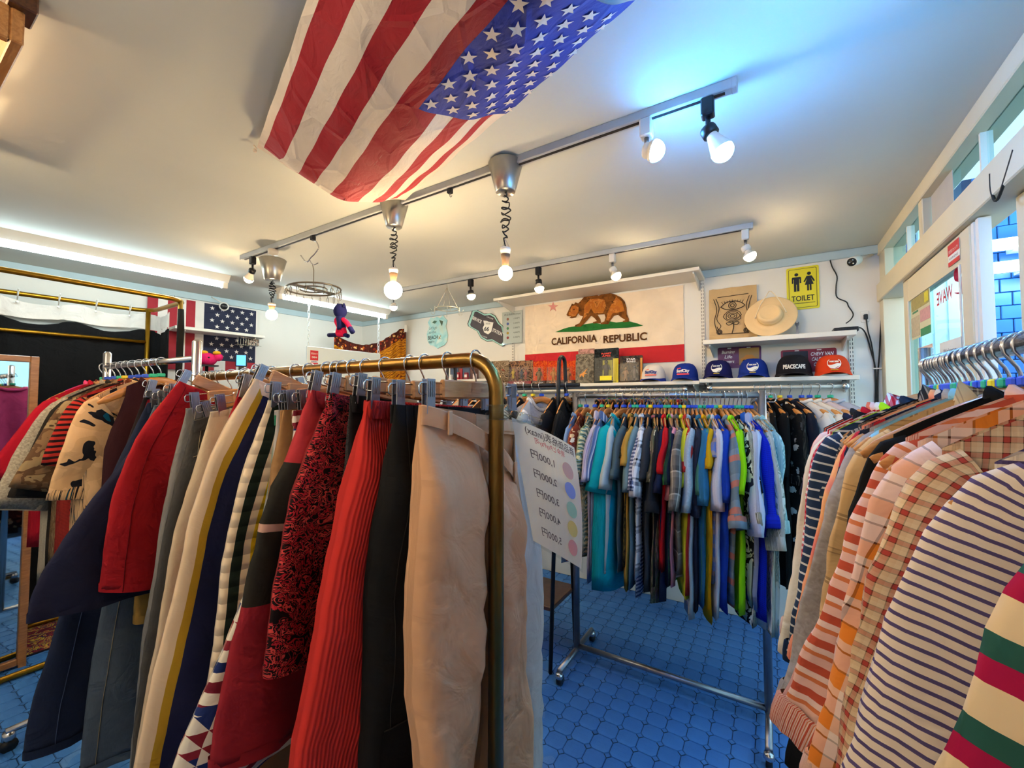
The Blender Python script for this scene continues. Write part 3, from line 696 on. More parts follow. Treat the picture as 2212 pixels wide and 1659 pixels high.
# ---------------------------------------------------------------- shirts
def shirt(loc, rz, label, m, L=.70, slv=.30, slw=.085, sw=.2, bw=.245, T=.016, splay=.30, collar='crew', trim=None, cat='shirt', group=None, seed=0, hi=False, fold=.010, lean=0, top=.083, hang='blue', hl=None, hg=None, print_=None, name='shirt', nk=.068):
    rnd = random.Random(seed * 7 + 3); t = thing(name, label, cat, loc, rz, group); ph = rnd.uniform(0, 6); drop = .098
    trim = trim or m
    def zs(x):
        q = abs(x) / .205; return -.055 - (top - .083) * .3 - drop * q ** 1.25
    nx, nt = (26, 22) if hi else (15, 13)
    zh = -top - L; P = []; U_ = []
    for i in range(nt + 1):
        tt = i / nt; tt = tt ** 1.25; row = []; ur = []
        for side in (1, -1):
            for j in range(nx):
                s = -1 + 2 * j / nx; s *= side
                wd = sw + (bw - sw) * sm(tt * 4); x = s * wd
                zt = zs(s * sw)
                if abs(s * sw) < nk: 
                    zt -= (.075 if side > 0 else .045 * (nk > .1) + .02) * (1 - (s * sw / nk) ** 2)
                z = zt + (zh - zt) * tt + .012 * sin(s * 3 + ph) * tt
                th = (.0105 + T * sm(tt * 5)) * sqrt(max(0, 1 - s * s * .97))
                fy = fold * sm(tt * 2.2) * (sin(s * 5.5 + ph + tt * 1.5) + .6 * sin(s * 11 + 2 * ph) + 1.3 * noise.noise((s * 3, tt * 4 + ph, 2.2))) 
                if hi: fy += .010 * sm(tt * 3) * noise.noise((x * 9, z * 5, ph))
                y = side * th + fy + lean * tt + .022 * (abs(s) ** 2) * (1 - tt)
                row.append((x, y, z)); ur.append((s * bw + (2 if side < 0 else 0), z))
        P.append(row); U_.append(ur)
    P.append([(x * .985, y * .8, z + .015) for x, y, z in P[-1]]); U_.append(U_[-1])
    MB().grid(P, U_, True).build('body', m, t, smooth=True)
    if slv > 0:
        na, ns = (22, 20) if hi else (12, 10)
        for sd in (1, -1):
            tip = Vector((sw - .012, .018, zs(sw) + .002)); ds = slv / ns; P = []; U_ = []; pos = tip.copy(); sp = splay + rnd.uniform(-.06, .06); bend = rnd.uniform(-.1, .15)
            for i in range(ns + 1):
                q = i / ns; ln = q * slv
                an = sp + (1.05 - sp) * exp(-ln / .04) - bend * q * q * (1 if slv > .4 else .3)
                d = Vector((sin(an), 0, -cos(an))); e = Vector((cos(an), 0, sin(an)))
                h = .105 + (slw - .105) * sm(q * 1.15); c = pos - e * h
                row = []; ur = []; th0 = T * 1.15 + .008 + (.006 * sin(q * 9 + ph) if slv > .4 else .004)
                for k in range(na):
                    a = 2 * pi * k / na; cx = cos(a); sy = sin(a)
                    cx = math.copysign(abs(cx) ** .8, cx)
                    wv = .006 * sin(3 * a + ph + q * 6) * q + (.008 * noise.noise((a * 2, ln * 14, ph + sd)) if slv > .4 else 0)
                    if hi: wv += .007 * noise.noise((cx * 4, ln * 22, ph + 9))
                    p = c + e * (cx * (h + wv * .6)) + Vector((0, sy * (th0 + wv) , 0))
                    p.y += lean * min(1, ln / L) + .022 * (1 - q) + .004 * sin(q * 8 + ph) - .018
                    row.append((p.x * sd, p.y, p.z)); ur.append((cx * h + (4 if sy < 0 else 0), -ln))
                P.append(row); U_.append(ur); pos += d * ds
            cen = Vector([sum(v[k] for v in P[-1]) / na for k in range(3)])
            P.append([tuple(cen + (Vector(v) - cen) * .93 + Vector((0, 0, .004))) for v in P[-1]]); U_.append(U_[-1])
            P.append([tuple(cen + (Vector(v) - cen) * .8 + Vector((0, 0, .05))) for v in P[-2]]); U_.append(U_[-1])
            MB().grid(P, U_, True).build('sleeve', m, t, smooth=True)
            if slv > .4 or trim is not m:
                Q = [[tuple(cen + (Vector(v) - cen) * f + Vector((-sd * g_ * sin(sp), 0, g_ * cos(sp)))) for v in P[ns]] for f, g_ in ((1.0, -.002), (1.05, 0), (1.07, .02), (1.05, .045), (1.0, .05))]
                MB().grid(Q, [[(a, 0 - b * .012) for a in range(na)] for b in range(5)], True).build('cuff', trim, t, smooth=True)
    if collar:
        nn = 20; P = []
        for i in range(nn + 1):
            a = 2 * pi * i / nn; x = nk * 1.02 * cos(a); f = sin(a) > 0
            dz = (.075 if f else .045 * (nk > .1) + .02) * (1 - cos(a) ** 2)
            z = zs(nk) - dz + .006; y = (.010 + .012 * abs(sin(a))) * (1 if f else -1) * (abs(sin(a)) ** .5)
            P.append(Vector((x, y + .004, z)))
        if collar == 'crew': MB().tube(P[:-1], .0055, 6, closed=True, ry=[.011] * nn).build('collar', trim, t, smooth=True)
        else:
            Q = [[tuple(p) for p in P], [(p.x * 1.0, p.y * 1.1, p.z + .02) for p in P], [(p.x * 1.06, p.y * 1.5 + .003, p.z + .021) for p in P], [(p.x * 1.22, p.y * 1.9 + .004, p.z - .026) for p in P]]
            MB().grid(Q, [[(p.x + 6, p.z + r_ * .03) for p in P] for r_ in range(4)]).build('collar', trim, t, smooth=True)
    if print_: print_(t)
    if hang: shirt_hanger(loc, rz, hang, hl or 'curved wooden hanger', hg)
    return t
# ---------------------------------------------------------------- trousers
def clip_hanger(loc, rz, tilt, label, group, w_=.15):
    t = thing('clip_hanger', label, 'hanger', loc, rz, group)
    Mt = Matrix.Translation((0, 0, -.045)) @ Matrix.Rotation(-math.atan(tilt), 4, 'Y') @ Matrix.Translation((0, 0, .045))
    MB().box(-.115, .115, -.0065, .0065, -.088, -.05, .003, Mt).build('bar', CWOOD, t)
    hook_mb(.021, .055, .002).build('hook', CHROME, t, smooth=True)
    for s in (1, -1):
        x = s * w_
        cw_ = MB().tube([(s * .1, 0, -.058), (x + s * .022, 0, -.058), (x + s * .026, 0, -.064), (x + s * .026, 0, -.076), (x + s * .022, 0, -.08), (s * .1, 0, -.08)], .0017, 6).xf(Mt).build('clip_wire', CHROME, t, smooth=True)
        c = MB()
        for y in (1, -1):
            c.box(x - .0115, x + .0115, y * .0065 - .0012, y * .0065 + .0012, -.118, -.05, .0006)
            for k in range(4): c.box(x - .009 + k * .005, x - .007 + k * .005, y * .008 - .0008, y * .008 + .0008, -.085, -.055)
        cw_.parent = c.xf(Mt).build('clip', STEEL, t)
    return t
def trousers(loc, rz, label, m, L=1.0, wst=.165, hip=.225, hem=.30, inn=.10, crotch=.30, T=.022, tilt=0, wb=None, wbh=.038, gath=0, droop=0, top=.1, seed=0, cat='trousers', loops=True, group=None, leg_m=None, sway=0, fold=.007, name='trousers', hang=True, hlabel=None, stitch=None, pocket=None, swing=.12, hi=True):
    rnd = random.Random(seed * 13 + 5); ph = rnd.uniform(0, 6); t = thing(name, label, cat, loc, rz, group); z0 = -top
    na, nt = 28, 30
    def ztop(x, side):
        dr = droop * max(0, min(1, (wst - x) / (2 * wst))) ** 1.3 if side > 0 else droop * .25 * max(0, (wst - x) / (2 * wst))
        return tilt * x - dr
    def prof(q):      # q metres below the waist
        a = sin(pi / 2 * min(1, q / .42))
        xo = wst + (hip - wst) * a + (hem - hip) * sm((q - .12) / (L - .12)) * 1.0
        xi = 0 if q < crotch else inn * ((q - crotch) / max(.01, L - crotch)) ** .8 + .008
        return xo, xi
    for sd in (1, -1):
        P = []; U_ = []
        for i in range(nt + 1):
            q = L * i / nt; xo, xi = prof(q); f = q / L
            xc, hw = (xo + xi) / 2, (xo - xi) / 2; row = []; ur = []
            th = .006 + T * sm(q / .16) * (1 - .12 * f)
            for k in range(na):
                a = 2 * pi * k / na; cx, sy = cos(a), sin(a)
                if q < crotch: xi_ = 0
                px = xc + hw * math.copysign(abs(cx) ** .75, cx); x = px * sd
                pinch = 1 if (q > crotch) else (1 if cx > 0 else max(abs(sy) ** .5, .55))
                yy = math.copysign(abs(sy) ** .7, sy) * th * pinch if q > crotch * .7 else math.copysign(abs(sy) ** .55, sy) * th
                w_ = fold * (1.3 * sin(px * 30 + ph + f * 4 + 1.5 * noise.noise((q * 3, ph, 0))) * (.35 + f) + 1.7 * noise.noise((px * 8, q * 4 + ph, sd * 3.1)) + 1.3 * noise.noise((px * 16 + q * 12, q * 14, ph)) * (1 if .1 < q else .3))
                if gath: w_ += gath * sin(px * 150 + ph) * max(0, 1 - q / .12)
                z = z0 + ztop(x, sy) * (1 - .55 * f) - q
                x2 = x + (sway * f * f) * sd * 0 + swing * f * f * (1 if sd > 0 else -.3) * 0
                row.append((x2, yy + w_ + sway * f, z)); ur.append(((xo - px) + (3 if sy < 0 else 0) + (6 if sd < 0 else 0), -q))
            P.append(row); U_.append(ur)
        P.append([(x * .99, y * .85, z + .02) for x, y, z in P[-1]]); U_.append(U_[-1])
        lg = MB().grid(P, U_, True).build('leg', (leg_m or m), t, smooth=True)
        for kk in ((4, 10) if stitch else ()):
            MB().tube([(r_[kk][0], r_[kk][1] + .0012, r_[kk][2]) for r_ in P[:-1]], .0011, 5).build('seam', stitch, t, smooth=True)
        if pocket and sd > 0:
            pk = MB().grid([[(P[i][k][0], P[i][k][1] + .003, P[i][k][2]) for k in (3, 4, 5, 6, 7, 8)] for i in range(pocket[0], pocket[1])], [[U_[i][k] for k in (3, 4, 5, 6, 7, 8)] for i in range(pocket[0], pocket[1])])
            pk = pk.build('pocket', m, t, smooth=True)
            if stitch: MB().tube([(P[pocket[0]][k][0], P[pocket[0]][k][1] + .0045, P[pocket[0]][k][2]) for k in range(3, 9)], .0012, 5).build('pocket_stitching', stitch, pk, smooth=True)
        MB().grid([[(x * 1.004, y * 1.06, z + o) for x, y, z in P[nt]] for o in (-.001, .012, .024)], [[(u_[0], u_[1] + o) for u_ in U_[nt]] for o in (-.001, .012, .024)], True).build('hem', (leg_m or m), t, smooth=True)
    # waistband: one flattened loop
    Q = []; U_ = []; n = 40
    for zz, g_ in ((-wbh, .0085), (-wbh * .55, .0098), (-.003, .0098), (0, .0085), (-.004, .0065), (-wbh * .8, .0055)):
        row = []; ur = []
        for k in range(n):
            a = 2 * pi * k / n; x = wst * 1.012 * math.copysign(abs(cos(a)) ** .8, cos(a)); s = sin(a)
            dr = droop * .4 * max(0, (wst - x) / (2 * wst)) if s > 0 else 0
            y = math.copysign(abs(s) ** .6, s) * (g_ * (1.9 if gath else 1.15) + (.045 if s > 0 else .012) * (droop * 4) * max(0, 1 - (x / wst) ** 2)) + (gath * 1.1 * sin(k * 2.4 + zz * 60) if gath else 0)
            row.append((x, y, z0 + ztop(x, s) + zz)); ur.append((x + (3 if s < 0 else 0), zz))
        Q.append(row); U_.append(ur)
    wbo = MB().grid(Q, U_, True).build('waistband', wb or m, t, smooth=True)
    if loops:
        for x in (.12, -.02, -.13):
            z = z0 + ztop(x, 1); y = .0115 + .045 * droop * 4 * max(0, 1 - (x / wst) ** 2)
            MB().box(x - .006, x + .006, y - .002, y + .003, z - wbh - .008, z + .002, .0015).build('belt_loop', wb or m, wbo)
    if hang: clip_hanger(loc, rz, tilt, hlabel or 'wooden clip hanger', 'clip hangers on the brass rack', wst - .018)
    return t
# ================================================================ the clothes themselves
HW = 'wooden hanger with %s marker holding the %s'
def run(items, pos, rz, group, hgroup, seed0=0, **kw):
    n = len(items)
    for i, it in enumerate(items):
        short, label, m, k = it; k = dict(k); f = i / max(1, n - 1)
        loc, yaw = pos(i, f); d = dict(kw); d.update(k); yaw += d.pop('yaw', 0); mk = d.pop('mk', ('blue', 'green', 'blue', 'blue', 'green', 'blue', 'yellow', 'blue', 'green')[(i * 5 + seed0) % 9])
        rnd = random.Random(i * 31 + seed0)
        d.setdefault('L', rnd.uniform(.72, .86)); d.setdefault('slv', rnd.uniform(.28, .36)); d.setdefault('slw', rnd.uniform(.075, .1)); d.setdefault('splay', rnd.uniform(.12, .36))
        shirt(loc, rz + yaw + rnd.uniform(-.05, .05), label, m, group=group, seed=seed0 + i, hang=mk, hl=HW % (mk, short), hg=hgroup, **d)
f_ = fab
CT = [
 ('faded denim shirt', 'faded light blue denim shirt at the left end of the silver rack', f_('denim', ('5f84b4', '9db8d8')), dict(slv=.5, L=.8)),
 ('rust floral shirt', 'rust and cream floral shirt beside the faded denim one', f_('floral', ('7a2e1c', 'd8b48a', 'c0643c', 'e8d8c0'), .035), {}),
 ('green paisley shirt', 'green and blue paisley shirt near the left of the silver rack', f_('paisley', ('52684a', '9cc0cc', '3c5a3c', 'd8d0a0'), .05), {}),
 ('lavender striped shirt', 'lavender shirt with fine purple stripes on the silver rack', f_('vstripe', ((3, 'b9b4cc'), (1, '8c86b0')), .012), dict(collar='polo', L=.86)),
 ('navy pinstripe shirt', 'navy shirt with thin white pinstripes left of the turquoise tee', f_('vstripe', ((3, '4a6296'), (1, 'd4d8e4'), (1, '7c90b8')), .016), dict(collar='polo', L=.84)),
 ('pale grey tee', 'pale blue grey t-shirt just behind the turquoise tee', S('b8c4c4'), dict(slv=.34)),
 ('turquoise tee', 'bright turquoise t-shirt, widest shirt at the left of the rack', S('009aa8'), dict(L=.88, slv=.36, slw=.125, T=.04, yaw=-.3, splay=.25, bw=.27)),
 ('slate tee', 'dull slate t-shirt right of the turquoise tee', S('4c6068'), {}),
 ('mustard tee', 'mustard tan t-shirt right of the turquoise tee', S('b48a3c'), dict(slv=.22)),
 ('black gold print shirt', 'black shirt with small gold leaf print beside the mustard tee', f_('floral', ('1c1c18', 'b09a3c', '2c3a2c'), .02), dict(slv=.18)),
 ('chambray shirt', 'grey blue chambray short sleeved shirt', f_('denim', ('52707e', '80a0aa')), {}),
 ('white plaid shirt', 'white shirt with wide grey and black plaid', f_('plaid', ((3, 'e8e8ea'), (1, '6a6c78'), (.6, 'e0e0e4'), (.5, '16161c')), .09), dict(L=.8)),
 ('navy gingham shirt', 'navy and white small gingham shirt', f_('gingham', ('e4e6ee', '6a7498', '1c2446'), .018), dict(L=.88)),
 ('charcoal tee', 'plain charcoal t-shirt before the garden floral shirt', S('3a3c42'), {}),
 ('garden floral shirt', 'olive hawaiian shirt with pink and cream flowers', f_('floral', ('56583e', 'c46a74', 'e4d8b0', '8a9a5c', 'a86a8c'), .05), dict(L=.88)),
 ('black tee', 'large black t-shirt in the middle of the silver rack', S('1f2024'), dict(slv=.42, slw=.1, L=.82)),
 ('navy tee', 'dark navy t-shirt left of the red tee', S('1c2440'), dict(L=.86)),
 ('red tee', 'bright red t-shirt between two navy shirts', S('c4141c'), dict(slv=.24)),
 ('navy green trim shirt', 'navy sports shirt with lime green trim', f_('vstripe', ((5, '1a2038'), (.5, '58c83c')), .12), dict(L=.8)),
 ('pink tee', 'light pink t-shirt in the middle of the silver rack', S('e89aa4'), dict(slv=.36, L=.78)),
 ('grey camouflage shirt', 'grey plaid camouflage shirt beside the pink tee', f_('plaid', ((2, '6c6660'), (1, '8c847c'), (.3, 'd0c8bc'), (1, '4c4846')), .1), dict(slv=.4)),
 ('yellow tee', 'pale yellow t-shirt showing a thin edge', S('d8d030'), {}),
 ('brick tee', 'brick red t-shirt right of the pale yellow one', S('b8302c'), dict(slv=.22)),
 ('heather grey tee', 'light heather grey t-shirt with long sleeve hem', f_('tie', ('98a0a8', 'b4bcc4'), .01), dict(slv=.4, slw=.11, L=.9)),
 ('ink tee', 'dark ink blue t-shirt beside the heather grey one', S('2a2c3c'), dict(slv=.42, slw=.11, L=.88)),
 ('steel blue tee', 'steel blue t-shirt left of the golden yellow one', S('2c6c94'), dict(slv=.36)),
 ('golden tee', 'golden yellow t-shirt hanging long on the silver rack', S('dc9c08'), dict(slv=.2, L=.9)),
 ('periwinkle shirt', 'small periwinkle plaid shirt with tan panel', f_('plaid', ((2, '6a78b0'), (1, 'c09a6c')), .06), dict(slv=.15)),
 ('cream tee', 'off white t-shirt with sagging sleeve', S('d4ccd0'), dict(slv=.38, L=.9)),
 ('cobalt tee', 'cobalt blue t-shirt behind the sage green one', S('1c44b0'), dict(slv=.34)),
 ('sage green tee', 'sage green t-shirt with wide sleeve', S('48806e'), dict(slv=.32, slw=.12, splay=.2, yaw=-.45)),
 ('striped hem shirt', 'grey shirt with coral and blue stripes at the hem', f_('stripe', ((2, '6c808c'), (1, 'c07868'), (1, '7c90a0')), .11), dict(slv=.44)),
 ('lime tee', 'neon lime t-shirt, brightest on the silver rack', S('98dc08'), dict(slv=.3, slw=.12, splay=.34, L=.84)),
 ('graphic print shirt', 'white shirt with bold black graphic print', f_('blotch', ('e4e4d8', '16181c', 'c8c8a8', '24283c'), .06), dict(slv=.42, L=.88)),
 ('blue polo', 'mid blue polo shirt left of the mesh jersey', S('1c4c9c'), dict(collar='polo', slv=.4)),
 ('royal mesh jersey', 'royal blue mesh jersey with wide sleeve', f_('dots', ('0c28c4', '0a1c94'), .008), dict(slv=.42, slw=.12, splay=.28, L=.86, yaw=.15)),
 ('pale striped shirt', 'pale blue and white striped shirt near the right post', f_('vstripe', ((4, 'c4cce0'), (.5, '3c4250'), (2, '8c9cc4')), .09), dict(slv=.46, slw=.12, splay=.34, collar='polo')),
 ('grey leaf shirt', 'white shirt with grey leaf pattern at the right post', f_('leafy', ('c8ccc4', '8c988e', 'd8dcd4'), .045), dict(slv=.5, L=.9)),
 ('mint leaf shirt', 'pale mint patterned shirt, last on the silver rack', f_('leafy', ('a8ccd0', '7ca8b0', 'c4e0e0'), .04), dict(slv=.44, L=.92)),
]
run(CT, lambda i, f: (W(-.945 + .043 * i if i < 7 else -.652 + .0184 * (i - 7), CR_V + random.uniform(-.012, .012), CR_Z), -.1 + .43 * f + random.uniform(-.08, .08)), RZ - pi / 2, 'shirts on the silver rolling rack', 'hangers on the silver rolling rack', 40, top=.098, fold=.008, T=.012, nk=.115)

RT = [
 ('charcoal vest', 'charcoal vest at the far end of the rack by the door', S('24262a'), dict(nk=0.15, slv=0, L=.55)),
 ('coral tee', 'coral orange shirt farthest along the rack by the door', S('f07858'), dict(nk=0.12, slv=.36)),
 ('navy fleece', 'dark navy top with a thin shoulder by the coral shirt', S('26283e'), dict(nk=0.17, slv=.2)),
 ('pale pink sweatshirt', 'pale pink long sleeved sweatshirt by the door', S('f0cabc'), dict(nk=0.12, slv=.58)),
 ('scarlet top', 'scarlet red sleeveless top on the rack by the door', S('c41424'), dict(nk=0.14, slv=0, L=.6)),
 ('crimson racer vest', 'crimson vest with black binding on a bare wooden hanger', S('c01448'), dict(nk=0.1, slv=.05, sw=.15, L=.6, trim=S('16161c'))),
 ('logo cream shirt', 'cream long sleeved shirt with red stripe and black marks on the sleeve', f_('vstripe', ((5, 'ecdcc0'), (.35, 'c02030'), (2, 'f0e4d0')), .16), dict(nk=0.12, slv=.6)),
 ('gingham collar shirt', 'red and white gingham shirt by the door', f_('gingham', ('f0e8e4', 'd86a70', 'c01c2c'), .014), dict(nk=0.1, slv=.5, collar='polo')),
 ('lime edge top', 'neon yellow green top showing a thin shoulder edge', S('b4e81c'), dict(nk=0.12, slv=.3)),
 ('navy striped jumper', 'navy jumper with cream stripes along shoulder and sleeve', f_('stripe', ((2, '2c3c54'), (.55, 'dcd4c4')), .022), dict(nk=0.09, slv=.58, trim=S('22324a'))),
 ('black cardigan', 'black cardigan between the striped jumper and the brown print', S('16161c'), dict(slv=.42, sw=.17, bw=.2)),
 ('brown paisley shirt', 'brown shirt with black paisley scrolls', f_('paisley', ('8a7460', '1e1814', '6a5644', 'a08a70', '2a211a'), .07), dict(sw=.178, bw=.2, splay=0.13, slv=.6, collar='polo')),
 ('tie-dye shirt', 'pink and orange tie-dye long sleeved shirt', f_('tie', ('f0607c', 'f48a6a', 'f8b070', 'f07078'), .2), dict(sw=.178, bw=.2, splay=0.14, slv=.54)),
 ('cartoon print shirt', 'navy and cream printed shirt with red trim', f_('blotch', ('d8c4ac', '1c2440', 'c0242c', '12131a'), .07), dict(sw=.178, bw=.2, splay=0.15, slv=.55)),
 ('grey wool jumper', 'heather grey brown wool jumper with long sleeves', f_('tie', ('8e8078', 'b0a49c'), .012), dict(sw=.178, bw=.2, splay=0.17, slv=.6)),
 ('sky blue tee', 'sky blue shirt showing only a thin shoulder edge', S('8ac4dc'), dict(sw=.178, bw=.2, splay=0.18, slv=.2)),
 ('tan checked shirt', 'tan long sleeved shirt with wide dark brown checks', f_('plaid', ((6, 'd8ae78'), (.5, '6a4c34'), (.3, 'e8c898'), (.5, '6a4c34'), (5, 'd4a870'), (.3, '8a6644'), (.6, 'd4a870'), (.3, '8a6644')), .12, .13), dict(sw=.178, bw=.2, splay=0.19, slv=.64, collar='polo')),
 ('black jumper', 'plain black jumper between the tan check and the red stripes', S('121214'), dict(sw=.178, bw=.2, splay=0.20, slv=.6)),
 ('red striped shirt', 'pale pink shirt with brick red and orange diagonal stripes', f_('stripe', ((2, 'c4543c'), (2, 'eabcae'), (1, 'd87a4c'), (1.4, 'f0d0c4')), .042, rot=.12), dict(sw=.178, bw=.2, splay=0.21, slv=.5, L=.75)),
 ('orange plaid shirt', 'white shirt with bold orange plaid and brown lines', f_('plaid', ((3, 'e8842c'), (.4, '5a3020'), (3, 'f0ccc0'), (.4, '5a3020'), (1.5, 'f4dccc')), .06), dict(sw=.178, bw=.2, splay=0.23, slv=.52, collar='polo')),
 ('red beige plaid shirt', 'beige flannel shirt with red and brown plaid', f_('plaid', ((2, 'dcb890'), (.4, '4a3826'), (2, 'b8443a'), (.4, '4a3826'), (2, 'e4c8a0')), .017), dict(sw=.178, bw=.2, splay=0.24, slv=.6, collar='polo')),
 ('purple striped shirt', 'white shirt with narrow purple stripes nearest the camera', f_('stripe', ((2, 'ead6c0'), (1, '5a4c78')), .0105), dict(sw=.178, bw=.2, splay=0.25, slv=.6)),
 ('rugby shirt', 'cream rugby shirt with crimson and green bands at the right edge', f_('stripe', ((2, 'e4c8a0'), (1.3, 'a81444'), (1.3, '2a5a50')), .055), dict(sw=.178, bw=.2, splay=0.26, slv=.55)),
 ('cream jumper', 'plain cream jumper at the right edge of the photo', S('f0d8b4'), dict(sw=.178, bw=.2, splay=0.27, slv=.55)),
]
RTV = [1.41, 1.39, 1.365, 1.345, 1.325, 1.305, 1.285, 1.265, 1.245, 1.22, 1.19, 1.16, 1.115, 1.08, 1.045, 1.015, .975, .875, .81, .735, .655, .54, .375, .29]
for k in range(14):
    shirt_hanger(W(RR_U, 1.398 - k * .035, RR_Z), RZ + pi + random.uniform(-.03, .03), ('blue', 'blue', 'green')[k % 3], 'bare curved wooden hanger squeezed between the far shirts by the door', 'bare hangers on the rack by the door')
run(RT, lambda i, f: (W(RR_U, RTV[i], RR_Z), 0), RZ + pi, 'shirts on the rack by the door', 'hangers on the rack by the door', 80, hi=True, T=.011, fold=.006, sw=.215, top=.088, L=.68, slw=.072, splay=.13)

# wall rail shirts, right of the silver rack
WR = [
 ('slate shirt', 'slate grey shirt tucked behind the right rack post', S('5c6270'), dict(yaw=.1)),
 ('terracotta shirt', 'terracotta patterned shirt on the wall rail', f_('blotch', ('a45c44', 'c8a48c', '3c2c2c'), .04), dict(yaw=.1)),
 ('black long top', 'long black top on the wall rail beside the rack post', S('131315'), dict(L=.98, slv=.5, yaw=.15)),
 ('black knit dress', 'long black knit hanging on the wall rail', S('101013'), dict(L=1.05, slv=.4, yaw=.3)),
 ('black flower shirt', 'black shirt with white flower print on the wall rail', f_('floral', ('121214', 'd8d4c8', '4a4a4a', '16161a', '1a1a1a'), .05), dict(L=1.0, slv=.45, yaw=.45)),
 ('midnight tee', 'midnight blue t-shirt left of the white tees', S('1a1d2c'), dict(yaw=.5)),
 ('white tee', 'white t-shirt on the wall rail behind the cream one', S('e4e0dc'), dict(yaw=.6, L=.66)),
 ('ivory tee', 'ivory t-shirt on the wall rail beside the grey one', S('e8ddd0'), dict(yaw=.7, L=.66)),
 ('blush sleeve tee', 'blush pink t-shirt showing behind the grey one', S('d8c4c8'), dict(yaw=.8, L=.66)),
 ('cool grey tee', 'pale cool grey t-shirt facing out at the end of the wall rail', S('b4b8c8'), dict(yaw=.95, L=.7)),
]
WRU = [-.09, -.06, -.03, .0, .05, .10, .16, .20, .24, .30]
run(WR, lambda i, f: (W(WRU[i], VB - .28, 1.582), 0), RZ - pi / 2, 'shirts on the wall rail', 'hangers on the wall rail', 130, top=.1, sw=.18, bw=.21, splay=.07)
# wall rail behind the silver rack: mostly their hangers show
WB = []
for i, (nm, c) in enumerate((('jet', '141416'), ('wine', '5c1c28'), ('forest', '22402c'), ('brown', '4a3424'), ('graphite', '3c3e44'), ('plum', '40243e'), ('olive', '4c4c2a'), ('teal', '1c4a50'), ('rust', '803c1c'), ('indigo', '28305c'), ('stone', '8c8478'), ('dusty blue', '5a6c84'), ('sand', 'a89470'), ('ochre', '9c7424'), ('cherry', '8c1c24'), ('pewter', '5c6064'))):
    WB.append((nm + ' shirt', nm + ' shirt on the wall rail behind the silver rack', S(c), dict(L=.7)))
run(WB, lambda i, f: (W(-1.12 + .62 * f, VB - .28, 1.577), 0), RZ - pi / 2, 'shirts behind the silver rack', 'hangers behind the silver rack', 160, top=.1, sw=.18, bw=.21, splay=.05)
# black rack
BK = [
 ('oat knit', 'oat brown knit on the black rack behind the brass corner', S('6a4c38'), {}),
 ('cream blouse', 'cream blouse on the black rack', S('e0cfb4'), {}),
 ('burgundy check shirt', 'burgundy shirt on the black rack', S('6a2c30'), {}),
 ('dark stripe shirt', 'black and white banded shirt on the black rack', f_('stripe', ((2, '1c1c20'), (1, 'd8d4d0')), .03), {}),
 ('walnut tee', 'walnut brown t-shirt on the black rack', S('4c3426'), {}),
 ('off black tee', 'off black t-shirt on the black rack', S('202024'), {}),
 ('pale pink tee', 'pale pink shirt on the black rack above the price sheet', S('e4ccd0'), {}),
 ('soot tee', 'soot black t-shirt on the black rack beside the striped one', S('26262a'), {}),
 ('white striped tee', 'white t-shirt with thin grey stripes on the black rack', f_('stripe', ((2, 'dcdad8'), (1, '5c5a60')), .022), {}),
 ('coal tee', 'coal black t-shirt right of the striped tee on the black rack', S('1a1a1e'), {}),
 ('plain white tee', 'plain white t-shirt on the black rack', S('e4e4e8'), {}),
 ('grey v-neck', 'heather grey t-shirt facing out near the arched rack end', f_('tie', ('9a9ca6', 'b4b6be'), .01), dict(yaw=-.75, L=.66, slv=.26)),
 ('raven jacket', 'black jacket hanging at the arched rack end', S('18181b'), dict(slv=.5)),
 ('tar shirt', 'ribbed black shirt at the arched end nearest the denim', f_('cord', ('1c1c1e', '0c0c0e'), .012), dict(slv=.5)),
]
run(BK, lambda i, f: (W(-1.86 + .78 * f + (.05 if i > 11 else 0), KV, KZ), 0), RZ - pi / 2, 'shirts on the black rack', 'hangers on the black rack', 190, top=.11, L=.62, sw=.18, bw=.21)

# left chrome rack
LT = [
 ('pink tee', 'bright pink t-shirt at the left edge beside the mirror', S('f0508c'), dict(slv=.08, sw=.14, bw=.17, L=.6)),
 ('crimson jersey', 'crimson jersey with black shoulder marks on the chrome rack', S('b8142c'), dict(slv=.38, L=.72, splay=.4, slw=.11)),
 ('burgundy print top', 'burgundy printed top under the crimson jersey', f_('floral', ('4c1418', '8c3c2c', 'c89468'), .03), dict(slv=0, L=.95, sw=.13, bw=.22)),
 ('grey fleck knit', 'grey flecked knit shirt on the chrome rack', f_('tie', ('7c7468', 'c0b4a0'), .008), dict(slv=.5, L=.85)),
 ('dark flannel', 'charcoal brown shirt on the chrome rack', S('2c2622'), dict(slv=.44, L=.75)),
 ('brown camouflage shirt', 'brown camouflage shirt on the chrome rack', f_('blotch', ('8c6c4c', '6a4c34', 'a08660', '4c3a2a'), .06), dict(slv=.4, L=.75)),
 ('red tiger shirt', 'black and red tiger striped shirt on the chrome rack', f_('stripe', ((1, '2a1416'), (1.2, 'c03028')), .022, rot=.3), dict(slv=.3)),
 ('polka dot dress', 'rust dress with cream polka dots on the chrome rack', f_('dots', ('6a3018', 'e0b090'), .017), dict(L=1.02, slv=0, sw=.13, bw=.2)),
 ('swirl print shirt', 'cream shirt with big teal and black swirls', f_('blotch', ('e4b888', 'd8ac7c', '1c1c24', '0c5c74'), .11), dict(slv=.42, L=.7)),
 ('maroon dress', 'long maroon dress hanging low on the chrome rack', S('38161c'), dict(L=1.1, slv=0, sw=.12, bw=.18)),
]
LP = [-.035, .02, .10, .16, .22, .29, .36, .43, .50, .57]
run(LT, lambda i, f: (W(A_[0] + cos(AR) * LP[i], A_[1] + sin(AR) * LP[i], AZ), 0), RZ + AR - pi / 2, 'shirts on the chrome rack', 'hangers on the chrome rack', 220, top=.1, T=.014)

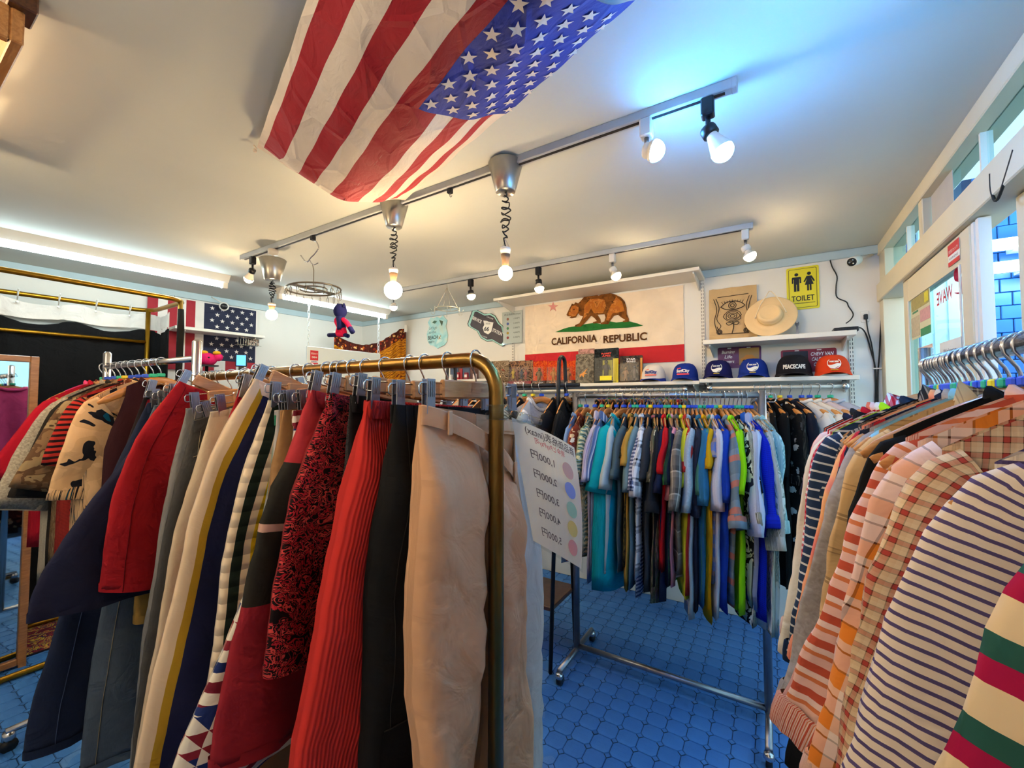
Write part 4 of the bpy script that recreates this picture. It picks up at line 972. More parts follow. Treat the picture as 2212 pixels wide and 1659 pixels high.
# trousers on the brass rack, listed from the near corner to the far end
BW_ = dict
TR = [
 (-.63, 'pale grey trousers', 'pale grey wide trousers on the near side of the brass post', S('c4b8ae'), BW_(L=1.15, wst=.17, hip=.19, hem=.24, tilt=0, yaw=0, top=.15, fold=.006, T=.03, v=.2, hang=False, loops=False)),
 (-0.56, 'beige chinos', 'beige chino trousers in front, hanging from a sagging waistband', S('dca67c'), BW_(L=1.15, wst=.17, hip=.185, hem=.19, inn=.03, tilt=0.0, droop=.17, yaw=.0, T=.045, fold=.008, top=.1)),
 (-0.642, 'black cargo trousers', 'black cargo trousers with stitched seams', f_('denim', ('0e0d0d', '1d1b1a'), bump=.4), BW_(L=1.12, wst=.17, hip=.21, hem=.235, inn=.04, yaw=.0, droop=.05, T=.04, fold=.008, stitch=S('2a2624'), pocket=(16, 25))),
 (-0.715, 'red corduroy trousers', 'coral red corduroy trousers, broad and flared', f_('cord', ('d2332c', 'b42522'), .0065, bump=.4), BW_(L=1.15, wst=.17, hip=0.25, hem=0.37, inn=.06, tilt=.05, gath=0.006, yaw=.0, T=.045, loops=False, fold=.006)),
 (-0.765, 'black track trousers', 'black track trousers with a white side stripe', f_('vstripe', ((.10, '141214'), (.14, 'e8d4c8'), (3, '141214')), .9), BW_(L=1.1, wst=.165, hip=0.2, hem=.24, gath=.004, loops=False, tilt=.12)),
 (-0.855, 'hibiscus shorts', 'red and black hibiscus print shorts', f_('blotch', ('160809', 'b8222e', '1c0a0c', 'd04440', '140708', 'b0202c'), .028, 2.2), BW_(L=.56, wst=.16, hip=0.25, hem=0.29, inn=.02, crotch=.34, gath=0.006, loops=False, cat='shorts', tilt=.16)),
 (-0.93, 'colour block trousers', 'faded red trousers with an olive block across the thigh', f_('stripe', ((.55, '9c222c'), (.135, '2a2620'), (.016, 'c89a88'), (.13, '2a2620'), (.17, 'b8343a')), 1.0), BW_(L=.74, wst=.165, hip=0.26, hem=0.35, inn=.03, crotch=.36, gath=0.007, loops=False, tilt=.2, block=True)),
 (-0.985, 'patchwork shorts', 'cream patchwork shorts printed with navy and red motifs', f_('tri', ('e8dcc8', '1c2c64', '8c2430', '22326c', '7c2030'), .03, .12), BW_(L=.78, wst=.165, hip=0.17, hem=0.4, inn=.03, crotch=.4, gath=.004, loops=False, cat='shorts', tilt=-0.1)),
 (-1.03, 'tan work trousers', 'tan work trousers with belt loops', S('a4784c'), BW_(L=1.0, wst=.17, hip=0.2, hem=.22, tilt=-.1)),
 (-1.1, 'quilted stripe trousers', 'cream quilted trousers with green and yellow side stripes', f_('quilt', ((.010, 'e8cfb0'), (.022, '1f2a22'), (.018, 'e8cfb0'), (.028, 'd8b010'), (.014, 'e8cfb0'), (.03, '1f2a22'), (.5, 'e8d4bc')), .034, .63), BW_(L=1.06, wst=.165, hip=0.25, hem=0.31, inn=.08, loops=False, tilt=0.05)),
 (-1.06, 'dotted trousers', 'pale grey trousers with green dots showing near the floor', f_('dots', ('b0a8a4', '2c7c5c'), .12, .075), BW_(L=1.12, wst=.17, hip=0.19, hem=0.3, tilt=-.1)),
 (-1.19, 'side stripe trousers', 'cream trousers with wide navy and mustard side stripes', f_('vstripe', ((.02, 'e8c8a4'), (.014, 'c09428'), (.062, '23264a'), (.05, 'ecc8ac'), (.03, 'a88434'), (.4, 'e8cdb4')), .6), BW_(L=1.12, wst=.16, hip=0.28, hem=0.4, inn=.09, loops=False, tilt=0.42, gath=.003)),
 (-1.26, 'red panel trousers', 'deep red trousers with a bright panel behind the side stripe pair', S('9c1420'), BW_(L=1.12, wst=.165, hip=0.24, hem=0.36, tilt=.22)),
 (-1.4, 'ecru jeans', 'ecru jeans with pale belt loops', f_('denim', ('b8a084', 'd8c0a0')), BW_(L=1.1, wst=.17, hip=0.24, hem=0.33, tilt=-.15)),
 (-1.5, 'washed black jeans', 'washed black jeans with contrast stitching', f_('denim', ('33302e', '5c5854')), BW_(stitch=S('9a8a70'), pocket=(3, 9), L=1.1, wst=.175, hip=0.24, hem=0.3, tilt=-.3)),
 (-1.57, 'stone grey jeans', 'faded stone grey jeans between the black jeans and red shorts', f_('denim', ('686460', '96908a')), BW_(stitch=S('b0a08c'), L=1.1, wst=.17, hip=0.22, hem=0.28, tilt=-.1)),
 (-1.665, 'red shorts', 'bright red cotton shorts high on the brass rack', S('a81820'), BW_(stitch=S('7c1018'), L=.62, wst=.16, hip=.30, hem=.33, inn=.03, crotch=.36, tilt=.45, gath=.003, cat='shorts', loops=False)),
 (-1.745, 'navy shorts', 'navy cotton shorts flaring out to the left', S('23243c'), BW_(L=.62, wst=.165, hip=.30, hem=.46, inn=.05, crotch=.36, tilt=.1, cat='shorts', loops=False)),
 (-1.785, 'mustard trousers', 'mustard trousers glimpsed below the red shorts', S('9a7638'), BW_(L=.72, wst=.165, hip=.2, hem=.22, tilt=0)),
 (-1.82, 'blue grey jeans', 'blue grey jeans with a coin pocket at the far end', f_('denim', ('3c4654', '66727e')), BW_(stitch=S('9a8a70'), pocket=(3, 9), L=1.15, wst=.17, hip=0.25, hem=0.32, tilt=-.05)),
 (-1.885, 'dark indigo jeans', 'dark indigo wide jeans reaching nearly to the floor', f_('denim', ('141a2c', '2a3450')), BW_(stitch=S('4c5a78'), L=1.05, wst=.17, hip=.28, hem=.43, inn=.04, tilt=.0)),
 (-1.915, 'red track trousers', 'black track trousers with a red side stripe at the far end', f_('vstripe', ((.02, '1c1214'), (.03, 'a01c28'), (.02, '1c1214'), (.02, 'a01c28'), (2, '1c1214')), .9), BW_(L=.7, wst=.17, hip=.24, hem=.28, tilt=.22, loops=False)),
]
for i, (u, short, label, m, k) in enumerate(TR):
    k = dict(k); yaw = k.pop('yaw', random.uniform(-.06, .06)); blk = k.pop('block', None); dv = k.pop('v', 0); k.setdefault('cat', 'trousers')
    o = trousers(W(u, BR_V + dv, BR_Z), RZ - pi / 2 + yaw, label, m, seed=i + 1, name='shorts' if k['cat'] == 'shorts' else 'trousers', group='trousers and shorts on the brass rack', hlabel='wooden clip hanger holding the ' + short, **k)
# ================================================================ back wall: shelves and what stands on them
SHW = mat('shelf_white', 'e2dcd0', .5, var=.05)
def shelf(label, u0, u1, ztop, dep, th=.024, br=(.04, -.04), flip=False):
    t = thing('wall_shelf', label, 'shelf', W(u0, VB, ztop), RZ); L = u1 - u0
    MB().box(0, L, -dep, -.002, -th, 0, .002).build('board', SHW, t)
    for b in br:
        x = b if b >= 0 else L + b
        MB().prism([(x, -th)] * 1 + [(x, -th)], 0, 0) if 0 else None
        m = MB(); y0, y1 = -dep * .92, -.003; zz = -th
        m.add([(x - .004 + s * .008, y, z) for s in (0, 1) for y, z in ((y1, zz), (y0, zz), (y0, zz - .012), (y1, zz - .07))], [(0, 1, 2, 3), (7, 6, 5, 4), (0, 4, 5, 1), (1, 5, 6, 2), (2, 6, 7, 3), (3, 7, 4, 0)])
        m.build('bracket', SHW, t)
    return t
shelf('long empty white shelf just under the ceiling above the bear flag', -2.09, -.395, 2.412, .30)
shelf('upper white shelf at right holding the straw hat', -.385, .435, 1.912, .25, .03)
shelf('white shelf at right holding four caps', -.41, .44, 1.647, .26, .026)
shelf('long white shelf below the bear flag holding toys', -2.10, -.412, 1.636, .25)
shelf('short white shelf left of the toys, behind the brass rail', -2.93, -2.16, 1.70, .25)
for px, y0, y1, lb in ((1518, 597, 900, 'slotted white upright between the bear flag and the hat shelf'), (1838, 715, 900, 'slotted white upright right of the orange cap'), (1107, 665, 900, 'slotted white upright behind the price sheet on the wall')):
    u = u_at(px, VB - .02, 700); zt = on_v(px, y0, VB - .02)[1]
    t = thing('shelf_upright', lb, 'shelf upright', W(u, VB, 0), RZ)
    MB().box(-.013, .013, -.014, -.001, .3, zt, .002).build('channel', SHW, t)
    m = MB(); n = int((zt - 1.35) / .026)
    for k in range(n):
        for x in (-.006, .006): m.box(x - .0016, x + .0016, -.0147, -.0139, zt - .02 - k * .026 - .016, zt - .02 - k * .026)
    o = m.build('slots', BLACK, t); o['kind'] = 'stuff'
def wallrail(u0, u1, z, label, ztop):
    t = thing('wall_hanging_rail', label, 'hanging rail', W(u0, VB - .28, z), RZ); L = u1 - u0
    MB().tube([(0, 0, 0), (L, 0, 0)], .0115, 14).build('pipe', mat('white_pipe', 'cfc8bc', .35, .3), t, smooth=True)
    for x in (0, L):
        MB().ball((x, 0, 0), .02).build('elbow', CHROME, t, smooth=True)
        MB().tube([(x, 0, 0), (x, .03, 0), (x, .045, .012), (x, .05, ztop - z)], .011, 10).build('drop_pipe', CHROME, t, smooth=True)
wallrail(-.345, .372, 1.582, 'pipe rail with chrome ends under the cap shelf', 1.622)
wallrail(-1.9, -.5, 1.577, 'pipe rail under the toy shelf behind the silver rack', 1.612)
# ---- bear flag
FV = .006
def wq(px, py, dv=FV): u, z = on_v(px, py, VB - dv); return u, z
bf = thing('bear_flag', 'cream california flag with a walking brown bear pinned to the wall', 'flag', W(0, VB, 0), RZ)
BCREAM, BRED = flagmat('bear_flag_cream', 'f2dcc0', .25), flagmat('bear_flag_red', 'c80c1c', .35)
def cloth_wall(u0, u1, z0, z1, dv, amp, nx=30, nz=12, seed=0, edge=None):
    P = []; T = []
    for i in range(nz + 1):
        row = []; tr = []
        for j in range(nx + 1):
            u = u0 + (u1 - u0) * j / nx; z = z0 + (z1 - z0) * i / nz
            y = -dv - amp * (1 + noise.noise((u * 3 + seed, z * 4, seed))) * .5 - amp * .5 * max(0, sin((u + z * .6) * 26 + seed)) * max(0, 1 - (u - u0) / .4)
            row.append((u, y, z + (edge(u) if edge and i == 0 else 0))); tr.append((u, z))
        P.append(row); T.append(tr)
    return MB().grid(P, T)
uL, uR_, zT, zM, zB = -1.93, -.545, 2.375, 1.925, 1.795
cloth_wall(uL, uR_, zM, zT, .004, .004).build('field', BCREAM, bf, smooth=True)
cloth_wall(uL, uR_, zB, zM, .004, .006, seed=3).build('red_band', BRED, bf, smooth=True)
cs = lambda p: wq(1040 + p[0] / 3.95, 540 + p[1] / 3.95, .014)
bear = [(725, 553), (745, 510), (765, 470), (772, 456), (790, 464), (800, 446), (825, 455), (850, 430), (880, 395), (920, 375), (960, 375), (1000, 390), (1040, 372), (1090, 367), (1140, 378), (1190, 405), (1222, 440), (1238, 490), (1240, 545), (1258, 590), (1258, 612), (1208, 616), (1205, 606), (1228, 597), (1195, 577), (1165, 552), (1130, 562), (1100, 602), (1085, 632), (1020, 634), (1015, 622), (1048, 610), (1058, 575), (1050, 548), (990, 552), (1015, 590), (1018, 622), (955, 628), (950, 616), (985, 606), (965, 582), (940, 562), (930, 566), (900, 602), (865, 640), (845, 656), (795, 654), (800, 640), (835, 625), (855, 590), (866, 566), (842, 560), (826, 540), (805, 576), (770, 582), (750, 577), (765, 566), (735, 565)]
def flat(poly, m, parent, name, dv):
    mb = MB(); n = len(poly); mb.add([(x, -dv, z) for x, z in poly] + [(x, -dv + .0015, z) for x, z in poly], [tuple(range(n)), tuple(range(2 * n - 1, n - 1, -1))] + [(i, (i + 1) % n, (i + 1) % n + n, i + n) for i in range(n)])
    return mb.build(name, m, parent)
BEARM = fab('blotch', ('6a3f18', '7c4a1c', '8a5420', '5c3614'), .05)
flat([cs(p) for p in bear], BEARM, bf, 'printed_bear', .0135)
OR = fab('blotch', ('c07428', 'b4682a', 'c8803a', '8a5420'), .05); BRN = S('5c3616')
for pl in ([(745, 540), (770, 480), (800, 470), (830, 490), (826, 530), (800, 562), (770, 568), (748, 560)], [(880, 470), (930, 420), (985, 415), (1050, 425), (1062, 480), (1040, 535), (960, 540), (935, 500), (900, 560), (870, 590)], [(1100, 480), (1150, 400), (1200, 440), (1222, 520), (1180, 530), (1120, 540), (1085, 600), (1065, 600), (1075, 540)]):
    flat([cs(p) for p in pl], OR, bf, 'bear_highlight', .0145)
flat([cs(p) for p in [(782, 505), (792, 500), (798, 512), (788, 516)]], BRN, bf, 'bear_eye', .0152)
flat([cs(p) for p in [(630, 700), (700, 672), (740, 660), (800, 650), (900, 630), (960, 622), (1020, 632), (1090, 608), (1150, 618), (1205, 612), (1260, 608), (1330, 626), (1378, 646), (1250, 662), (1100, 668), (900, 692), (800, 697)]], S('2c7434'), bf, 'printed_grass', .0125)
flat([cs((x, z)) for x, z in [(610 + (46 if i % 2 == 0 else 17) * sin(i * pi / 5), 485 - (46 if i % 2 == 0 else 17) * cos(i * pi / 5)) for i in range(10)]], S('e49a92'), bf, 'printed_star', .0125)
a, b = cs((597, 812)), cs((985, 800)); text('CALIFORNIA', .085, BRN, bf, (a[0], -.013, a[1] + .002), bold=.0022, width=b[0] - a[0])
a, b = cs((1040, 797)), cs((1412, 780)); text('REPUBLIC', .085, BRN, bf, (a[0], -.013, a[1] + .004), bold=.0022, width=b[0] - a[0])
# ---- signs
def panel(name, label, cat, poly, m, th=.004, dv=.003, edge=None):
    cx = sum(p[0] for p in poly) / len(poly); cz = sum(p[1] for p in poly) / len(poly)
    t = thing(name, label, cat, W(cx, VB - dv, cz), RZ)
    MB().prism([(x - cx, z - cz) for x, z in poly], -th, 0).build('plate', m, t)
    return t, cx, cz
def rrect(x0, x1, z0, z1, r=.012, n=4):
    out = []
    for cx, cz, a in ((x1 - r, z1 - r, 0), (x0 + r, z1 - r, pi / 2), (x0 + r, z0 + r, pi), (x1 - r, z0 + r, 3 * pi / 2)):
        out += [(cx + r * cos(a + i * pi / 2 / n), cz + r * sin(a + i * pi / 2 / n)) for i in range(n + 1)]
    return out
INK = mat('black_ink', '141210', .6); YEL = mat('sign_yellow', 'e4d40c', .45, var=.05); WINK = mat('white_ink', 'f0ece4', .6, var=.03); RINK = mat('red_ink', 'c8142c', .6, var=.05)
a, b = wq(1698, 580), wq(1771, 662); x0, x1, z1, z0 = a[0], b[0], a[1] - .004, b[1] - .008
t, cx, cz = panel('toilet_sign', 'yellow toilet sign with man and woman figures', 'sign', rrect(x0, x1, z0, z1, .01), YEL)
hw, hh = (x1 - x0) / 2, (z1 - z0) / 2
def pr(poly, m, t, name, y=-.0055): MB().prism(poly, y, y + .001).build(name, m, t)
m = MB(); o_, i_ = rrect(-hw + .012, hw - .012, -hh + .012, hh - .012, .008), rrect(-hw + .0145, hw - .0145, -hh + .0145, hh - .0145, .007); n = len(o_)
m.add([(x, -.0052, z) for x, z in o_ + i_], [(k, (k + 1) % n, (k + 1) % n + n, k + n) for k in range(n)]); m.build('border_line', INK, t)
def person_icon(x, z, s, skirt):
    e = [(x + .011 * s * cos(k * pi / 8), z + .058 * s + .011 * s * sin(k * pi / 8)) for k in range(16)]; pr(e, INK, t, 'icon')
    if not skirt: pl = [(-.022, .042), (.022, .042), (.026, .036), (.026, 0), (.018, 0), (.018, .028), (.015, .028), (.015, -.055), (.002, -.055), (.002, -.008), (-.002, -.008), (-.002, -.055), (-.015, -.055), (-.015, .028), (-.018, .028), (-.018, 0), (-.026, 0), (-.026, .036)]
    else: pl = [(-.014, .042), (.014, .042), (.031, .006), (.024, .002), (.011, .026), (.024, -.016), (.012, -.016), (.012, -.055), (.002, -.055), (.002, -.016), (-.002, -.016), (-.002, -.055), (-.012, -.055), (-.012, -.016), (-.024, -.016), (-.011, .026), (-.024, .002), (-.031, .006)]
    pr([(x + p * s, z + q * s) for p, q in pl], INK, t, 'icon')
person_icon(-.033, .035, 1.0, False); person_icon(.036, .035, 1.0, True)
text('TOILET', .05, INK, t, (0, -.0055, -.085), bold=.0008, width=.125, align='C'); pr([(-.06, -.102), (.065, -.102), (.065, -.099), (-.06, -.099)], INK, t, 'underline')
# beach shield
sh = lambda px, py: wq(880 + px / 7.373, 660 + py / 7.373)
t, cx, cz = panel('beach_sign', 'pastel shield shaped beach party sign', 'sign', [sh(*p) for p in ((330, 270), (375, 190), (420, 205), (470, 180), (520, 205), (565, 155), (635, 235), (615, 330), (645, 470), (635, 570), (590, 630), (530, 655), (483, 685), (430, 650), (365, 630), (320, 560), (312, 450), (345, 340))],
    fab('tie', ('e4e2c0', 'c4e8e4', 'a4dcdc', 'd8ece4'), .14), th=.006)
GREYT = mat('grey_script', '5c7478', .6)
pt = lambda px, py: (sh(px, py)[0] - cx, -.0075, sh(px, py)[1] - cz)
for s_, (px, py), wd, sz in (("Let's go", (352, 385), .1, .045), ('to the', (350, 450), .09, .04)): text(s_, sz, GREYT, t, pt(px, py), width=wd * 1.1, shear=.2)
text('BEACH', .055, INK, t, pt(335, 545), bold=.001, width=.135); text('PARTY!', .036, INK, t, pt(345, 605), width=.08)
for q in (0, 1): pr([(.02 + q * .03, -.085), (.03 + q * .03, -.088), (.055 - q * .05, -.05), (.048 - q * .05, -.047)], S('a87a3c'), t, 'deck_chair_print', -.0072)
pr([(-.07, .1), (-.03, .085), (0, .11), (-.04, .12)], S('5c7a68'), t, 'palm_print', -.0072); pr([(.03, .12), (.085, .1), (.07, .05), (.05, .08)], S('5c6a58'), t, 'palm_print', -.0072)
# road sign
out = [(1040, 60), (1080, 55), (1225, 130), (1320, 118), (1400, 160), (1470, 280), (1530, 330), (1560, 460), (1590, 590), (1540, 650), (1510, 652), (1360, 565), (1270, 575), (1170, 520), (1110, 410), (970, 330), (958, 290)]
def inset(pl, k):
    cx = sum(p[0] for p in pl) / len(pl); cy_ = sum(p[1] for p in pl) / len(pl); return [(cx + (x - cx) * k, cy_ + (y - cy_) * k) for x, y in pl]
t, cx, cz = panel('road_sign', 'tilted dark service station sign with a 66 shield and mint edge', 'sign', [sh(*p) for p in out], mat('sign_black', '24282a', .5), th=.006)
rel = lambda pl: [(sh(*p)[0] - cx, sh(*p)[1] - cz) for p in pl]
pr(rel(inset(out, .96)), mat('sign_mint', 'a4d8cc', .5), t, 'mint_border', -.0072); pr(rel(inset(out, .86)), mat('sign_plum', '3e3034', .5), t, 'face', -.0082)
pr(rel([(1215, 240), (1270, 245), (1300, 260), (1375, 270), (1360, 340), (1340, 420), (1290, 460), (1230, 430), (1205, 360), (1230, 310)]), WINK, t, 'route_shield', -.0092)
Mr = Matrix.Rotation(R(27), 4, 'Y')
for s_, (px, py), sz, wd in (('SERVICE', (1035, 215), .045, .125), ('STATION', (1355, 410), .045, .12)): text(s_, sz, WINK, t, pt2 if 0 else (sh(px, py)[0] - cx, -.0092, sh(px, py)[1] - cz), bold=.001, width=wd, M=Mr)
text('66', .06, INK, t, (sh(1225, 405)[0] - cx, -.0102, sh(1225, 405)[1] - cz), bold=.001, width=.06, M=Matrix.Rotation(R(8), 4, 'Y')); text('ROUTE', .02, INK, t, (sh(1258, 300)[0] - cx, -.0102, sh(1258, 300)[1] - cz), width=.05, M=Matrix.Rotation(R(8), 4, 'Y'))
text('GASOLINE', .02, WINK, t, (sh(1265, 185)[0] - cx, -.0092, sh(1265, 185)[1] - cz), width=.085, M=Matrix.Rotation(R(24), 4, 'Y')); text('AUTO REPAIRS', .016, WINK, t, (sh(1180, 490)[0] - cx, -.0092, sh(1180, 490)[1] - cz), width=.075, M=Matrix.Rotation(R(20), 4, 'Y'))
# price list
DOTS = (('1,000円', 'c87a5c'), ('2,000円', '5a66b4'), ('3,000円', '5a9a64'), ('4,000円', 'd8a820'), ('5,000円', 'c8443c'))
PAPER = mat('paper_white', 'e8e4e0', .5, var=.04, ns=3)
a, b = wq(1087, 676), wq(1131, 742); 
t = thing('price_list', 'clear framed price list with coloured dots on the wall', 'price list', W((a[0] + b[0]) / 2, VB - .02, (a[1] + b[1]) / 2), RZ); hw, hh = (b[0] - a[0]) / 2, (a[1] - b[1]) / 2
MB().box(-hw + .01, hw - .01, -.002, 0, -hh + .01, hh - .01).build('sheet', PAPER, t); CLEAR = glassmat('clear_acrylic', 'f0f4f4', .05)
MB().box(-hw, hw, -.005, -.003, -hh, hh).box(-.02, .02, .001, .018, -.02, .02).build('holder', CLEAR, t)
text('商品価格表(intax)', .022, INK, t, (0, -.0028, hh - .035), width=hw * 1.6, align='C')
for k, (s_, c) in enumerate(DOTS):
    z = hh - .07 - k * (2 * hh - .09) / 5
    pr([(-hw * .45 + .013 * cos(q * pi / 8), z + .013 * sin(q * pi / 8)) for q in range(16)], mat('dot_' + c, c, .6), t, 'price_dot', -.0028); text(s_, .018, INK, t, (hw * .1, -.0028, z - .006), width=hw * .6)
# ---- hat shelf
HZ = 1.912
u = u_at(1582, VB - .04, 660)
t = thing('canvas_print', 'beige canvas printed with an eye and a rose, leaning on the shelf', 'art print', W(u, VB - .045, HZ), RZ); t.rotation_euler.x = R(-5)
cw, ch = .15, .375
CANV = S('cfae7e', bump=.5)
P = []; 
for i in range(15):
    P.append([(-cw + 2 * cw * j / 12, -.012 + .004 * noise.noise((j * .7, i * .7, 1)), .02 + ch * i / 14 + .006 * noise.noise((j * .6, i * .3, 5)) * (1 if i in (0, 14) else 0)) for j in range(13)])
MB().grid(P).build('canvas', CANV, t, smooth=True); MB().box(-cw, cw, -.008, .008, 0, ch - .02, .003).build('backing', mat('cream_board', 'e4d4b4', .7), t)
LN = mat('brown_print_ink', '2c1c14', .7)
def stroke(pts, r=.0022, k=5, parent=None, name='printed_line'):
    MB().tube([(x, -.0165, z) for x, _, z in [(p[0], 0, p[1]) for p in [(q.x, q.z) for q in spline([(a, 0, b) for a, b in pts], k)]]], r, 5).build(name, LN, parent or t)
stroke([(-.095, .33), (.1, .335)]); stroke([(-.095, .06), (.1, .055)])
for s in (-1, 1):
    stroke([(s * .105, .32), (s * .085, .25), (s * .1, .17), (s * .075, .12), (s * .09, .095), (s * .1, .115)]); stroke([(s * .12, .32), (s * .1, .24), (s * .115, .16), (s * .1, .08), (s * .085, .062)])
    for k in range(3): stroke([(s * .085 + .018 * (1 - k * .3) * cos(q * .8), .075 + .018 * (1 - k * .3) * sin(q * .8)) for q in range(9)], .0018, 2)
    stroke([(0, .13), (s * .025, .12), (s * .04, .135), (s * .02, .14), (0, .13)])
stroke([(-.075, .255), (-.04, .285), (0, .292), (.04, .285), (.075, .255), (.04, .235), (0, .23), (-.04, .235), (-.075, .255)], .0028)
for r_ in (.012, .024): stroke([(r_ * cos(q * .7), .262 + r_ * sin(q * .7)) for q in range(10)], .0024, 2)
for k in range(9): x = -.06 + k * .015; stroke([(x, .288 - abs(x) * .2), (x * 1.15, .305 - abs(x) * .2)], .0016, 1)
for r_, o in ((.055, 0), (.042, .6), (.028, 1.2), (.015, 2)): stroke([(r_ * cos(q * .63 + o) * (1 + .12 * sin(q * 3)), .185 + r_ * .75 * sin(q * .63 + o)) for q in range(11)], .0022, 2)
stroke([(0, .145), (.006, .11), (-.004, .06)], .003)
# straw hat, crown towards the room
u, z = wq(1664, 677, .1)
t = thing('straw_hat', 'cream wide brimmed hat with a chin cord leaning against the wall', 'hat', W(u, VB - .115, HZ + .142), RZ - .12); t.rotation_euler.x = R(72)
HATM = mat('hat_felt', 'e0c090', .85, var=.08, bump=.3, bs=200)
MB().lathe([(.142, .004), (.144, .008), (.14, .011), (.1, .004), (.078, .002), (.07, .012), (.067, .05), (.062, .062), (.052, .066), (.046, .058), (.03, .054), (.001, .053)], 40, sx=1.06, sy=1).lathe([(.142, .004), (.1, -.002), (.07, -.002)], 40, sx=1.06).build('brim_and_crown', HATM, t, smooth=True)
MB().lathe([(.0695, .014), (.0715, .016), (.0705, .03), (.0685, .031)], 32, sx=1.06).build('hat_band', mat('hat_band', 'd4b480', .8), t, smooth=True)
CRD = mat('pale_cord', 'ead8b8', .7)
MB().tube(spline([(-.085, .0, .012), (-.06, .07, .03), (-.02, .135, .05), (-.005, .178, .03), (.02, .15, .045), (.06, .08, .04), (.088, .02, .014)], 6), .0032, 7).build('chin_cord', CRD, t, smooth=True)
MB().ball((-.085, 0, .012), .006).ball((.088, .02, .012), .005).build('cord_bead', CRD, t, smooth=True)
u, z = wq(1722, 710, .08); t = thing('spanner', 'small steel spanner standing on the hat shelf beside the hat', 'spanner', W(u, VB - .1, HZ), RZ); t.rotation_euler.x = R(-12)
MB().prism([(-.009, 0), (.009, 0), (.007, .03), (.005, .07), (.011, .085), (.011, .098), (.005, .102), (.005, .092), (-.005, .092), (-.005, .102), (-.011, .098), (-.011, .085), (-.005, .07), (-.007, .03)], -.004, .004).build('spanner_body', STEEL, t)
u, z = wq(1824, 705, .12); t = thing('router_box', 'flat black network box at the right end of the hat shelf', 'network box', W(u, VB - .14, HZ), RZ)
MB().box(-.06, .06, -.05, .05, 0, .028, .004).build('case', PLAST, t)
m = MB()
for k in range(8): m.box(-.05 + k * .013, -.045 + k * .013, -.0508, -.05, .006, .022)
m.build('vent_slots', BLACK, t)
CAB = CORD
def cable(name, label, pts, r=.0035, m=None):
    pts = [Vector(p) for p in pts]; o = thing(name, label, 'cable', pts[0], RZ); MB().tube(spline([p - pts[0] for p in pts], 5), r, 7).build('wire', m or CAB, o, smooth=True)
def wp(px, py, dv=.012): q = wq(px, py, dv); return (q[0], VB - dv, q[1])
cable('power_cable', 'thin black cable winding up the wall from the network box', [wp(1828, 698, .12), wp(1838, 690, .03), wp(1843, 678), wp(1833, 662), wp(1828, 652), wp(1808, 642), wp(1806, 620), wp(1808, 597), wp(1797, 575), wp(1792, 552), wp(1800, 545), wp(1850, 540), wp(1885, 531)])
cable('power_cable', 'black cable dropping from the shelf end into the corner bundle', [wp(1850, 707, .15), wp(1862, 710, .08), wp(1872, 725), wp(1882, 760), wp(1890, 790), wp(1893, 830), wp(1895, 900), wp(1897, 1000)], .004)
cable('power_cable', 'black cable hanging from the plug near the corner', [wp(1871, 688), wp(1875, 715), wp(1882, 740), wp(1888, 780), wp(1891, 830), wp(1890, 900), wp(1893, 990)], .0035)
cable('power_cable', 'straight dark cable coming down beside the door frame', [wp(1907, 650), wp(1903, 700), wp(1900, 760), wp(1897, 800), wp(1896, 850), wp(1899, 950)], .004)
t = thing('cable_tie', 'white clip holding the cable bundle in the corner', 'cable clip', wp(1895, 796), RZ); MB().box(-.022, .022, -.008, .006, -.004, .004, .002).build('strap', WHITE, t)
# security camera
p = Vector(wp(1840, 566, .16)); t = thing('security_camera', 'white bullet security camera near the corner of the ceiling', 'security camera', p, RZ)
D = Vector((.42, .75, .32)); M = axisM((0, 0, 0), D)
MB().lathe([(.001, .0), (.026, 0), (.03, .004), (.03, .07), (.022, .09), (.001, .095)], 20, M).build('housing', WHITE, t, smooth=True)
MB().lathe([(.001, -.002), (.024, -.002), (.025, .002)], 20, M).build('lens_plate', PLAST, t, smooth=True)
for k in range(3): MB().lathe([(.001, -.004), (.005, -.003), (.0055, 0)], 10, M @ Matrix.Translation((.012 * cos(k * 2.1), .012 * sin(k * 2.1), 0))).build('led', CHROME, t, smooth=True)
MB().tube([D * .1, D * .16, Vector((.12, .155, .07))], .009, 10).build('arm', WHITE, t, smooth=True)
m = MB().prism([(-.033, .0), (.033, 0), (.033, .002), (-.033, .002)], -.0, .1); 
t = thing('wall_socket_plate', 'small white socket with a black plug near the corner', 'socket', wp(1868, 684, .0), RZ); MB().box(-.02, .02, -.006, 0, -.035, .035, .002).build('plate', WHITE, t); MB().box(-.008, .012, -.025, -.006, -.02, .012, .003).build('plug', PLAST, t)
